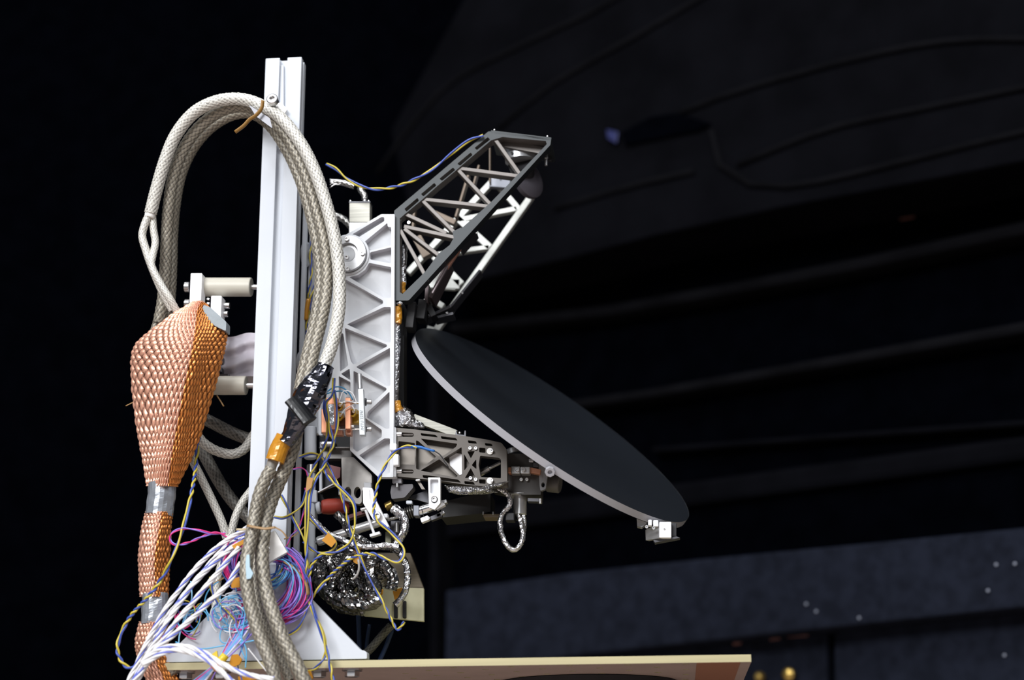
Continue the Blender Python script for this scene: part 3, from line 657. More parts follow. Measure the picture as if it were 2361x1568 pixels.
blk('mount_strip', 905, 985, 913, 1100, YA-0.004, 0.01, ALU, t)
for y0, y1 in ((1022, 1038), (1047, 1073)): blk('clip', 898 if y0 < 1040 else 906, y0, 914 if y0 < 1040 else 919, y1, YA-0.010, 0.008, ALU_BRIGHT, t)
cylpx('tension_screw', 1108, 1090, 1154, 1067, 4, YA+0.02, STEEL_R, t); cylpx('tension_nut', 1106, 1092, 1128, 1080, 7.5, YA+0.02, STEEL, t, seg=8)
plate('bridge', [(1050, 1000), (1052, 991), (1054, 1001), (1070, 1003), (1071, 993), (1074, 993), (1074, 1010), (1050, 1008)], [], YA+0.002, 0.006, GUN, t); screw(1060, 1000, YA+0.004, 4, t, (0, 0, 1))
o = barpx('brace_bar', 952, 962, 1052, 1000, 17, 0.035, 0.008, mat('pale_brushed_metal', (0.5, 0.49, 0.44)), None)
tag(o, 'pale sloping brace bar behind the top edge of the bronze arm', 'bar')
# hinge block right of the arm
t = thing('hinge_block', 'dark hinge housing between the bronze arm and the dish rim', 'hinge', P(1200, 1140, 0.03))
plate('housing', [(1156, 1046), (1218, 1046), (1246, 1082), (1247, 1141), (1206, 1141), (1132, 1126), (1172, 1100)], [], 0.032, 0.03, mat('dark_taupe', (0.045, 0.041, 0.039), 0.3, 0.45), t, fil=2, bevel=0.0006)
cylpx('bushing', 1186, 1048, 1183, 1034, 18, 0.052, STEEL_R, t)
blk('copper_end', 1171, 1077, 1180, 1091, 0.024, 0.009, COPBLK, t); blk('steel_clamp', 1178, 1075, 1199, 1092, 0.022, 0.011, STEEL_R, t); blk('steel_clamp', 1200, 1076, 1222, 1092, 0.022, 0.011, STEEL_R, t)
barpx('copper_leaf', 1221, 1083, 1246, 1088, 12, 0.025, 0.008, COPU, t)
for x in (1193, 1207): screw(x, 1083, 0.022, 5, t)
for x in (1202, 1215): screw(x, 1106, 0.031, 4, t)
t = thing('clevis', 'grey cylindrical clevis under the dish rim lug', 'clevis', P(1270, 1140, 0.03))
plate('yoke', [(1241, 1068), (1262, 1078), (1262, 1098), (1258, 1128), (1246, 1132), (1244, 1118)], [circ(1252, 1118, 4, 6, 14)], 0.030, 0.006, mat('mid_grey_metal', (0.26, 0.26, 0.27), 0.5, 0.4), t, fil=3)
cylpx('barrel', 1262, 1114, 1292, 1118, 20, 0.052, mat('taupe_metal', (0.12, 0.113, 0.11), 0.4, 0.5), t, Y2=0.05)
blk('small_clip', 1219, 1058, 1230, 1066, 0.028, 0.006, STEEL_R, t); blk('small_clip', 1229, 1066, 1242, 1078, 0.028, 0.006, GUN, t)
t = thing('motor', 'polished vertical motor cylinder hanging under the hinge housing', 'motor', P(1199, 1190, 0.03))
cylpx('flange', 1199, 1140, 1199, 1146, 34, 0.045, STEEL_R, t); cylpx('body', 1199, 1144, 1199, 1188, 15.5, 0.045, mat('satin_motor', (0.62, 0.62, 0.62), 0.7, 0.26), t); cylpx('end_cap', 1199, 1187, 1199, 1200, 10, 0.045, DARK, t)
cylpx('standoff', 1176, 1136, 1176, 1172, 4, 0.036, STEEL, t); cylpx('standoff', 1246, 1150, 1246, 1162, 4, 0.03, STEEL, t)
barpx('side_arm', 1216, 1152, 1250, 1153, 8, 0.03, 0.01, GUN, t); blk('connector', 1165, 1182, 1186, 1200, 0.03, 0.014, DARK, t)
t = thing('lower_housing', 'dark box housing under the bronze arm, behind the white lever', 'box', P(1070, 1188, 0.05))
plate('body', [(1018, 1158), (1080, 1142), (1131, 1136), (1131, 1180), (1112, 1184), (1016, 1194)], [], 0.045, 0.04, mat('dark_umber', (0.013, 0.012, 0.012), 0.2, 0.5), t, fil=2, bevel=0.0006)
blk('brown_pad', 1114, 1185, 1152, 1193, 0.04, 0.02, mat('olive_pad', (0.14, 0.105, 0.06)), t)
for x in (1114, 1137): cylpx('stud', x, 1180, x, 1187, 2.2, 0.04, STEEL, t)
tag(foil_patch('foil_wrap', [(1022, 1118), (1060, 1120), (1110, 1122), (1150, 1112), (1178, 1108), (1160, 1120), (1135, 1128), (1150, 1136), (1120, 1140), (1060, 1142), (1034, 1136)], 0.006, 0.006, FOIL, None, grid=60), 'crinkled silver foil wrapped along the underside of the bronze arm', 'foil')
tag(foil_patch('foil_wrap', [(908, 962), (912, 944), (930, 934), (948, 944), (960, 966), (978, 976), (980, 990), (960, 992), (930, 988), (910, 986)], 0.014, 0.01, FOIL, None, grid=40, seed=4), 'crumpled silver foil heap where the bronze arm meets the ribbed panel', 'foil')
o = tube('foil_cable', curve_px([(1150, 1126), (1166, 1136), (1176, 1150), (1174, 1166), (1160, 1182), (1153, 1205), (1157, 1232), (1168, 1256), (1184, 1268), (1198, 1258), (1206, 1236), (1203, 1210), (1196, 1186)], 0.028), 6.2*mpp(1160, 1200, 0.028), FOIL, None, seg=14, step=0.0011, style='foil', amp=0.16)
tag(o, 'foil wrapped cable hanging in a loop under the motor', 'cable')
o = tube('foil_cable', curve_px([(1207, 1188), (1209, 1210), (1207, 1232), (1205, 1246)], 0.034), 5.5*mpp(1160, 1200, 0.034), FOIL, None, seg=14, step=0.0011, style='foil', amp=0.16, seed=3)
tag(o, 'short straight foil wrapped cable beside the hanging foil loop', 'cable')
# foil strips right of the panel edge
o = thing('foil_strip', 'tall silver foil strip with amber taped ends along the panel edge', 'foil', P(915, 960, 0.012))
tube('foil', curve_px([(917, 722), (917, 760), (916, 820), (914, 880), (913, 925), (914, 945)], 0.012), 8*mpp(915, 850, 0.012), FOIL, o, seg=14, step=0.0014, style='foil', amp=0.15, flat=0.6)
tube('amber_tape', curve_px([(917, 708), (918, 730), (917, 746)], 0.010), 9*mpp(915, 850, 0.012), KAPTON, o, seg=12, step=0.0014, style='foil', amp=0.1, seed=2)
tube('amber_tape', curve_px([(914, 926), (917, 938), (920, 950)], 0.010), 9*mpp(915, 850, 0.012), KAPTON, o, seg=12, step=0.0014, style='foil', amp=0.12, seed=6)
blk('end_block', 906, 947, 918, 967, 0.010, 0.01, mat('pale_brushed_metal', (0.5, 0.49, 0.44)), o)
o = thing('foil_strip', 'short silver foil strip with an amber taped end inside the truss foot window', 'foil', P(930, 680, 0.022))
tube('foil', curve_px([(931, 566), (930, 600), (928, 630), (929, 656)], 0.022), 8*mpp(930, 600, 0.02), FOIL, o, seg=14, step=0.0014, style='foil', amp=0.15, seed=8)
tube('amber_tape', curve_px([(928, 652), (927, 666), (928, 678)], 0.020), 8*mpp(930, 600, 0.02), KAPTON, o, seg=12, step=0.0014, style='foil', amp=0.12, seed=9)
bm = bmesh.new(); bmesh.ops.create_icosphere(bm, subdivisions=3, radius=9*mpp(923, 702, 0.0)); bmesh.ops.scale(bm, vec=(1, 1, 0.55), verts=bm.verts); bmesh.ops.translate(bm, vec=P(923, 700, 0.006), verts=bm.verts)
tag(from_bm('polished_cap', bm, CHROME, None, True), 'polished dome nut at the foot of the dark truss', 'nut')
# ================================================================== COPPER SENSOR BLOCK
YS = -0.022
t = thing('sensor_block', 'copper terminal block with yellow resistors in front of the ribbed panel', 'terminal block', P(775, 1003, YS))
blk('copper_plate', 741, 942, 756, 998, YS+0.004, 0.012, COPBLK, t); plate('copper_frame', rect(752, 917, 779, 990), [rect(757, 932, 770, 980)], YS, 0.005, COPBLK, t, hfil=1, bevel=0.0005)
foil_patch('foil_label', rect(755, 930, 772, 984), YS+0.001, 0.0012, TAPE, t, amp=0.0008, grid=18)
blk('copper_bar', 796, 916, 808, 990, YS-0.002, 0.010, COPBLK, t); blk('lower_copper', 796, 989, 810, 1003, YS+0.004, 0.008, COPU, t); blk('lower_copper', 752, 991, 790, 1003, YS+0.006, 0.008, COPU, t)
for x, y in ((786, 938), (786, 961), (817, 952)):
    k = mpp(x, y, YS); r = t
    r = lathe('resistor', P(x, y, YS+0.012), V((0, -1, -0.25)), [(0, 0), (0, 10.5*k), (0.010, 10.5*k), (0.011, 9.5*k), (0.011, 6*k), (0.006, 5.5*k), (0.006, 0)], mat('mustard_resistor', (0.50, 0.29, 0.015), 0.1, 0.35), r, seg=6, smooth=False)
    lathe('contact', P(x, y-1, YS+0.004), V((0, -1, 0)), [(0, 0), (0, 3.6*k), (0.004, 3.6*k), (0.004, 0)], mat('tan_contact', (0.42, 0.30, 0.2)), r, seg=12)
blk('terminal_case', 780, 962, 797, 982, YS+0.008, 0.01, mat('brown_case', (0.11, 0.045, 0.02)), t); blk('terminal_case', 809, 946, 828, 976, YS+0.010, 0.008, mat('mustard_resistor', (0.5, 0.29, 0.015)), t)  # small brown and mustard blocks next to the resistors
for y in (929, 990): cylpx('rod', 779, y, 846, y, 2.6, YS+0.006, CHROME, t)
for y in (927, 990): cylpx('bolt_head', 846, y, 857, y, 5.5, YS+0.006, STEEL, t); cylpx('bolt_washer', 839, y, 845, y, 9 if y < 950 else 7, YS+0.006, GUN, t)
cylpx('spacer', 809, 984, 817, 984, 5, YS+0.004, STEEL, t)
for k_, pts in enumerate(([(786, 934), (795, 925), (812, 927), (822, 932)], [(786, 957), (798, 942), (812, 936), (818, 948)], [(782, 928), (792, 902), (812, 906), (822, 928)])):
    tube('lead_wire', curve_px(pts, YS-0.004 - 0.001*k_), 1.3*mpp(790, 930, YS), WHI, t, seg=6, step=0.002)
for pts in ([(752, 905), (770, 893), (790, 894), (806, 908), (813, 922)], [(752, 908), (772, 903), (790, 902), (800, 909)]): tube('lead_wire', curve_px(pts, YS-0.003), 1.6*mpp(790, 930, YS), mat('azure_wire', (0.03, 0.22, 0.42)), t, seg=6, step=0.002)
t = thing('marked_bar', 'upright grey aluminium bar with engraved marking beside the copper block', 'bar', P(834, 1003, YS-0.004))
mb = plate('bar', [(826, 896), (837, 896), (841, 1003), (829, 1003)], [], YS-0.006, 0.007, mat('satin_grey', (0.56, 0.60, 0.62), 0.2, 0.4), t, bevel=0.0004)
cylpx('rod', 830.5, 897, 828.5, 862, 5.4, YS-0.002, STEEL_R, t)
fc = bpy.data.curves.new('txt', 'FONT'); fc.body = '/MTU 2276/'; fc.size = 0.0042; fc.extrude = 0.0001; fc.align_x = 'LEFT'; fc.align_y = 'CENTER'
fo = bpy.data.objects.new('txt', fc); COL.objects.link(fo); bpy.context.view_layer.update()
me = bpy.data.meshes.new_from_object(fo.evaluated_get(bpy.context.evaluated_depsgraph_get())); bpy.data.objects.remove(fo)
me.materials.clear(); me.materials.append(mat('engraving_grey', (0.24, 0.26, 0.28)))
a, b = P(836.5, 992, YS-0.0061), P(833.5, 946, YS-0.0061); ax = (b-a).normalized(); nn = V((0, -1, 0)); yy = nn.cross(ax)
L = max(v.co.x for v in me.vertices); s = (b-a).length/L
mw = Matrix((ax, yy, nn)).transposed().to_4x4(); me.transform(Matrix.Translation(a) @ mw @ Matrix.Scale(s, 4))
place('engraved_text', me, mb)
# ================================================================== UNDER-PANEL MECHANISM
t = thing('twin_hole_plate', 'swirl machined steel bracket with two round holes below the panel', 'bracket', P(820, 1160, 0.02))
plate('plate', [(787, 1055), (815, 1054), (857, 1094), (857, 1128), (834, 1130), (834, 1158), (829, 1163), (789, 1152)], [circ(802, 1135.6, 8, 13), circ(824, 1135.6, 8, 13)], 0.018, 0.010, mat('swirl_steel', (0.40, 0.38, 0.36), 0.6, 0.4, 0.3, 60), t, fil=3, bevel=0.0005)
blk('ear', 780, 1127, 790, 1142, 0.02, 0.008, STEEL_R, t); blk('top_tab', 838, 1112, 856, 1126, 0.012, 0.006, ALU, t)
t = thing('dark_mechanism', 'dark mechanism frame in the gap left of the twin hole bracket', 'mechanism', P(760, 1160, 0.04))
blk('back_panel', 735, 1003, 812, 1165, 0.050, 0.01, DARKER, t)
blk('frame', 740, 1034, 812, 1058, 0.030, 0.012, mat('warm_grey_metal', (0.15, 0.145, 0.14), 0.5, 0.4), t); blk('frame_edge', 735, 1030, 807, 1033, 0.026, 0.01, STEEL_R, t)
blk('block', 736, 1018, 772, 1033, 0.024, 0.012, GUN, t)
cylpx('roller', 742, 1024, 772, 1024, 6.5, 0.018, STEEL, t)
plate('plum_block', [(762, 1072), (785, 1078), (784, 1100), (772, 1108), (748, 1085)], [], 0.032, 0.012, mat('plum_anodised', (0.10, 0.03, 0.03), 0.4, 0.4), t)
plate('dark_block', [(745, 1085), (770, 1108), (778, 1120), (736, 1135), (736, 1090)], [], 0.036, 0.012, DARK, t)
barpx('link', 732, 1135, 776, 1112, 4, 0.028, 0.004, STEEL_R, t)
for x0, x1, y0, y1 in ((736, 742, 1080, 1132), (738, 743, 1034, 1052), (736, 744, 1000, 1004), (734, 741, 940, 1003)): blk('upright', x0, y0, x1, y1, 0.028, 0.006, ALU_WHITE, t)
t = thing('white_column', 'pale grey round column between the post rail and the mechanism', 'column', P(722, 1300, 0.035))
cylpx('column', 718, 1090, 716, 1310, 10, 0.035, ALU_WHITE, t); cylpx('collar', 719, 1072, 718, 1092, 12, 0.035, STEEL, t); cylpx('upper_column', 716, 985, 716, 1058, 14, 0.04, ALU_WHITE, t)
blk('tab', 712, 1130, 730, 1158, 0.03, 0.006, ALU_WHITE, t)
t = thing('curved_fin', 'curved white fin behind the twisted wires at the tube end', 'fin', P(722, 1290, 0.05))
plate('fin', [(716, 1170), (728, 1176), (730, 1200), (722, 1225), (728, 1260), (728, 1285), (716, 1285)], [], 0.045, 0.006, ALU_WHITE, t, fil=5)
plate('stay', [(680, 1160), (690, 1160), (692, 1290), (682, 1290)], [], 0.05, 0.006, GUN, t)
cylpx('pin', 690, 1303, 706, 1303, 4.5, 0.03, STEEL, t); blk('foot', 683, 1272, 694, 1305, 0.034, 0.006, ALU_WHITE, t)
# red sleeve
t = thing('red_sleeve', 'red rubber sleeve with a dark open end under the mechanism', 'sleeve', P(770, 1185, 0.03))
k = mpp(770, 1167, 0.03); a, b = P(741, 1169, 0.03), P(804, 1166, 0.036)
lathe('sleeve', a, b-a, [(0.004, 0), (0.004, 10*k), (0, 13*k), (0.001, 16*k), (0.006, 18*k), (0.014, 18*k), (0.016, 17*k), ((b-a).length, 17*k), ((b-a).length, 0)], RED, t)
lathe('bore', a + (b-a)*0.0, b-a, [(0.0015, 0), (0.0015, 7*k), (0.005, 6*k), (0.005, 0)], DARKER, t)
cylpx('pale_collar', 730, 1172, 740, 1170, 14, 0.036, ALU_WHITE, t)
# ---------------------------------------------------------------- linear actuator
YC = 0.012
t = thing('actuator_tube', 'long polished steel actuator tube sloping below the panel', 'tube', P(735, 1260, YC))
a, b = P(732, 1249, YC), P(874, 1204, YC); k = mpp(800, 1230, YC)
lathe('tube', a, b-a, [(0, 0), (0, 9.5*k), (0.0015, 11*k), (0.036, 11*k), (0.036, 11.6*k), (0.040, 11.6*k), (0.040, 11*k), ((b-a).length, 11*k), ((b-a).length, 0)], mat('satin_tube', (0.66, 0.66, 0.66), 0.7, 0.26), t, seg=40)
cylpx('end_stud', 731, 1250, 727, 1252, 4, YC, GUN, t)
barpx('upper_sleeve', 790, 1196, 846, 1178, 9, YC+0.006, 0.01, mat('plum_anodised', (0.1, 0.03, 0.03)), t); cylpx('upper_pin', 832, 1176, 846, 1172, 5, YC+0.004, STEEL, t)
t = thing('white_lever', 'bright white bent lever arm clamped over the actuator tube', 'lever', P(865, 1235, 0.0))
lv = plate('lever', [(836, 1124), (858, 1125), (866, 1152), (897, 1214), (886, 1219), (873, 1203), (860, 1198), (837, 1160)], [], -0.004, 0.008, ALU_BRIGHT, t, fil=2, bevel=0.0008)
plate('lever_ridge', [(845, 1128), (851, 1128), (853, 1150), (866, 1180), (862, 1184), (846, 1154)], [], -0.0055, 0.002, ALU_BRIGHT, lv, fil=1)
screw(871, 1190, -0.004, 9, lv, m=STEEL); cylpx('link_rod', 843, 1176, 863, 1232, 3.2, 0.002, ALU_BRIGHT, t); barpx('foot', 852, 1235, 876, 1228, 7, 0.0, 0.008, ALU_BRIGHT, t); blk('nut', 884, 1184, 894, 1194, -0.002, 0.008, ALU, t)
t = thing('actuator_rod', 'threaded rod, dark bellows and bright collar of the linear actuator', 'actuator', P(930, 1200, YC))
k = mpp(930, 1190, YC); a, b = P(893, 1199, YC), P(932, 1188, YC); L = (b-a).length; prof = [(0, 0)]
for i in range(13): prof += [(L*i/13, 3*k), (L*(i+0.5)/13, 5.2*k)]
lathe('threaded_rod', a, b-a, prof + [(L, 3*k), (L, 0)], CHROME, t, seg=16, smooth=False)
a, b = P(929, 1187, YC), P(961, 1177, YC); L = (b-a).length; prof = [(0, 0)]
for i in range(6): prof += [(L*i/6, 11*k), (L*(i+0.4)/6, 14.5*k), (L*(i+0.6)/6, 14.5*k)]
lathe('bellows', a, b-a, prof + [(L, 11*k), (L, 0)], mat('bellows_steel', (0.13, 0.125, 0.115), 0.9, 0.3), t)
blk('collar', 953, 1165, 966, 1190, YC-0.006, 0.012, mat('blue_grey_metal', (0.2, 0.21, 0.24)), t)
cylpx('cylinder', 963, 1179, 998, 1168, 11, YC, CHROME, t); barpx('cylinder_slot', 971, 1170, 977, 1192, 1.6, YC-0.0055, 0.001, DARKER, t)
for x0, y0, x1, y1, w, m in ((1004, 1172, 1024, 1160, 9, ALU_BRIGHT), (1010, 1160, 1030, 1155, 8, STEEL_R), (970, 1200, 988, 1193, 11, ALU_BRIGHT), (992, 1196, 1018, 1186, 10, GUN), (1006, 1190, 1024, 1180, 7, STEEL_R), (986, 1196, 990, 1192, 7, ALU)): barpx('clip', x0, y0, x1, y1, w, YC-0.002, 0.008, m, t)
t = thing('white_lever', 'white lever plate with a slot pocket, second one on the actuator', 'lever', P(1000, 1175, -0.002))
lv = plate('lever', [(987, 1101), (1015, 1101), (1015, 1160), (1002, 1175), (989, 1170)], [fillet(rect(991.5, 1104.6, 1010.7, 1138), 4), circ(1001.5, 1152, 8, 8.5, 20)], -0.006, 0.006, ALU_BRIGHT, t, fil=1.5, bevel=0.0005)
plate('pocket_floor', rect(989, 1103, 1013, 1140), [], -0.001, 0.001, ALU, lv); screw(1001.5, 1152, -0.002, 7, lv, m=STEEL)
t = thing('grey_hook_bracket', 'dark violet grey hook bracket under the panel corner', 'bracket', P(925, 1150, 0.02))
plate('hook', [(903, 1118), (952, 1116), (953, 1124), (933, 1147), (903, 1151), (900, 1135)], [], 0.014, 0.014, mat('violet_grey_coat', (0.115, 0.11, 0.12), 0.2, 0.5), t, fil=3, bevel=0.0006)
blk('top_block', 904, 1102, 926, 1114, 0.010, 0.01, mat('light_violet_grey', (0.33, 0.33, 0.36), 0.2, 0.4), t); cylpx('screw_shank', 916, 1114, 916, 1124, 3.5, 0.010, STEEL, t)
plate('grey_web', [(935, 1148), (985, 1130), (988, 1160), (960, 1152)], [], 0.03, 0.004, GUN, t); barpx('white_tip', 958, 1107, 968, 1106, 3.5, 0.004, 0.004, ALU_BRIGHT, t); plate('leaf', [(960, 1108), (967, 1108), (980, 1128), (972, 1128)], [], 0.008, 0.004, BRONZE_IN, t)
blk('white_nut', 936, 1154, 950, 1162, 0.012, 0.006, ALU_WHITE, t)
t = thing('brass_fitting', 'small dark brass fitting between the two white levers', 'fitting', P(896, 1175, 0.015))
cylpx('body', 889, 1170, 905, 1162, 10, 0.016, mat('aged_brass', (0.22, 0.15, 0.045), 0.9, 0.35), t); blk('glint_face', 887, 1164, 892, 1171, 0.006, 0.003, BRASS, t)
t = thing('cable_gland', 'upright steel gland block below the threaded rod', 'gland', P(915, 1245, 0.02))
blk('body', 900, 1200, 926, 1240, 0.022, 0.012, GUN, t); cylpx('stub', 915, 1205, 915, 1228, 5, 0.018, STEEL, t); blk('olive_strip', 888, 1225, 902, 1260, 0.026, 0.01, mat('olive_metal', (0.24, 0.24, 0.17), 0.4, 0.4), t)
# ================================================================== FOIL WRAPPED BUNDLE AND GOLD BOX
YG = 0.075
t = thing('gold_box', 'pale yellow chromated housing with a tan sloped face behind the foil bundle', 'box', P(940, 1430, YG))
def facet(name, pts, m, d): return plate3(name, [[P(x, y, yy) for x, y, yy in pts]], d, m, t, 0.0006)
facet('front_face', [(838, 1420, YG), (977, 1433, YG), (977, 1356, YG), (838, 1352, YG)], GBOX, V((0, 0.006, 0)))
facet('sloped_face', [(838, 1353, YG), (977, 1356, YG), (946, 1275, YG+0.012), (860, 1274, YG+0.012)], GBOX2, V((0, 0.006, 0)))
for x in (908, 928): blk('rubber_stop', x, 1385, x+8, 1425, YG-0.004, 0.006, DARK, t)
cR = P(805, 1322, 0.045)
t = thing('foil_bundle', 'big bulging bundle wrapped in dark crinkled foil under the actuator tube', 'bundle', P(805, 1410, 0.05))
bm = bmesh.new(); bmesh.ops.create_icosphere(bm, subdivisions=6, radius=1.0); k = mpp(805, 1325, 0.05)
for v in bm.verts:
    d = v.co.normalized(); s = 1 + 0.14*noise.noise(d*2.3) + 0.10*noise.noise(d*6.0) + 0.05*abs(noise.noise(d*14))
    x, z = d.x*80*k, d.z*74*k
    v.co = cR + V((x*s + d.z*-8*k, d.y*48*k*s, z*s*(1.0 if d.z < 0 else 0.8)))
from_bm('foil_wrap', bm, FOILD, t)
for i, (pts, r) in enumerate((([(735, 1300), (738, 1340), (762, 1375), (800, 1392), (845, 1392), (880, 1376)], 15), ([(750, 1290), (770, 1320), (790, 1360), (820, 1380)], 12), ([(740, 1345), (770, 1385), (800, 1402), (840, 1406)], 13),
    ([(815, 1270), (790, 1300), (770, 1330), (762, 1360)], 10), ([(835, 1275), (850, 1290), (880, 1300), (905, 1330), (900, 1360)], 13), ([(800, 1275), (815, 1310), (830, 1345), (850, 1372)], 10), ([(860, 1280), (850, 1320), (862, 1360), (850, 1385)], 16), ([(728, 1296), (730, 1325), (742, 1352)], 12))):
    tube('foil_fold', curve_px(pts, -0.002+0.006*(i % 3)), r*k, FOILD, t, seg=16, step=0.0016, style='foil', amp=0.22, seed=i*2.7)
plate('amber_patch', [(812, 1268), (830, 1262), (838, 1290), (826, 1302), (814, 1296)], [], 0.0, 0.001, KAPTON, t, fil=4); plate('amber_patch', [(858, 1362), (884, 1358), (882, 1372), (860, 1374)], [], 0.0, 0.001, KAPTON, t, fil=4)
plate('amber_patch', [(905, 1362), (928, 1354), (926, 1374), (910, 1384)], [], 0.05, 0.001, KAPTON, t, fil=3)
for i, (lab, pts, r, m, Y) in enumerate((('dark foil cable crossing over the lower actuator tube', [(710, 1188), (735, 1212), (760, 1232), (785, 1242), (815, 1256), (850, 1262), (890, 1258), (920, 1262)], 6.5, FOIL, -0.006),
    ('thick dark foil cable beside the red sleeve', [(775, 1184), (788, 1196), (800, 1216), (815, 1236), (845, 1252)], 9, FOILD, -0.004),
    ('foil cable curving down from the threaded rod', [(925, 1182), (934, 1200), (932, 1225), (920, 1245), (905, 1262)], 8, FOIL, 0.0),
    ('foil cable falling in front of the gold box', [(905, 1262), (925, 1280), (938, 1310), (938, 1350), (925, 1380), (912, 1396)], 8, FOIL, 0.03),
    ('foil cable from the brass fitting up to the threaded rod', [(905, 1172), (918, 1180), (930, 1190)], 11, FOIL, 0.006),
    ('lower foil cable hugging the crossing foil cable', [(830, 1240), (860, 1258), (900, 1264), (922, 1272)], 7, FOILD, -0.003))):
    tag(tube('foil_cable', curve_px(pts, Y), r*mpp(pts[0][0], pts[0][1], Y), m, None, seg=14, step=0.0013, style='foil', amp=0.18, seed=11+i*1.7), lab, 'cable', 'foil wrapped cables')
o = tube('grey_wire', curve_px([(826, 1290), (828, 1310), (822, 1328), (812, 1336)], -0.008), 2.6*k, mat('grey_sleeve', (0.42, 0.40, 0.38)), None, seg=8, step=0.003); tag(o, 'short grey sleeved wire bent over the foil bundle', 'wire')
for i, (pts, m, r, lab) in enumerate((([(826, 1415), (828, 1470), (830, 1530)], BLU, 5, 'dim blue cable hanging behind the gusset tip, nearest the gusset edge'), ([(852, 1440), (846, 1480), (842, 1530)], BLU, 4, 'dim blue cable hanging in the middle below the gold box'),
    ([(905, 1450), (890, 1490), (872, 1530)], BLU, 5, 'dim blue cable hanging farthest right below the gold box'))):
    tag(tube('blue_cable', curve_px(pts, 0.11), r*mpp(840, 1480, 0.11), mat('dim_blue_cable', (0.02, 0.045, 0.13)), None, seg=10, step=0.004), lab, 'cable', 'dim cables under the gold box')
braid('braided_cable', [(840, 1510, 0.10), (860, 1490, 0.10), (880, 1466, 0.10), (902, 1442, 0.10)], 9, BRAID_D, 'short dim braided cable slanting behind the gusset tip', n=7)
# ================================================================== CLAMP AND STANDOFFS
for i, (x0, x1, y, pin, lab) in enumerate(((466, 580, 662, 598, 'upper beige insulating standoff left of the post'), (478, 568, 889, 592, 'lower beige insulating standoff behind the copper sleeve'))):
    Y = 0.012
    t = thing('standoff', lab, 'standoff', P((x0+x1)/2, y+21, Y), 'beige standoffs')
    cylpx('sleeve', x0, y, x1, y, 21.5, Y, BEIGE, t, ch=0.06, seg=40); cylpx('pin', x1-2, y, pin, y, 6, Y, STEEL, t)
t = thing('clamp_block', 'bright white upright clamp bar above the copper sleeve', 'clamp', P(450, 730, 0.0))
plate('bar', [(440, 630), (466, 630), (462, 720), (436, 720)], [], -0.004, 0.014, mat('white_enamel', (0.95, 0.95, 0.97), 0.0, 0.35), t, fil=2, bevel=0.0008)
for y in (662, 700): cylpx('bolt', 438, y, 426, y, 12 if y < 680 else 10, 0.008, STEEL, t)
t = thing('clamp_block', 'smaller white clamp bar right of the tall one, beside the grey tape', 'clamp', P(498, 760, 0.0))
plate('bar', [(487, 682), (511, 682), (508, 760), (484, 760)], [], -0.002, 0.014, mat('white_enamel', (0.95, 0.95, 0.97)), t, fil=2, bevel=0.0008)
for y in (705, 724): cylpx('bolt', 511, y, 530 if y < 710 else 526, y, 7, 0.008, STEEL, t)
for y in (688, 698): barpx('shim', 476, y, 483, y+2, 6, 0.01, 0.004, STEEL, t)
# lilac film covered box
t = thing('film_wrapped_box', 'box wrapped in pale lilac wavy film between the two standoffs', 'box', P(550, 868, 0.03))
bm = bmesh.new(); g = []
for j in range(21):
    row = []
    for i in range(21):
        x = 505 + 92*i/20; y = 772 + 97*j/20 + 5*math.sin(i*0.3)*(1 if j < 18 else 0.3); row.append(bm.verts.new(P(x, y, 0.03 + 0.0032*math.sin(j*0.75 + i*0.10) + 0.002*math.sin(i*0.6))))
    g.append(row)
for j in range(20):
    for i in range(20): bm.faces.new((g[j][i], g[j][i+1], g[j+1][i+1], g[j+1][i]))
from_bm('film', bm, LILAC, t, True); blk('box', 508, 778, 600, 866, 0.038, 0.05, LILAC, t)
for x0, y0, x1, y1 in ((497, 820, 512, 836), (494, 846, 511, 858), (500, 862, 528, 867)): blk('grey_clip', x0, y0, x1, y1, 0.022, 0.01, GUN, t)
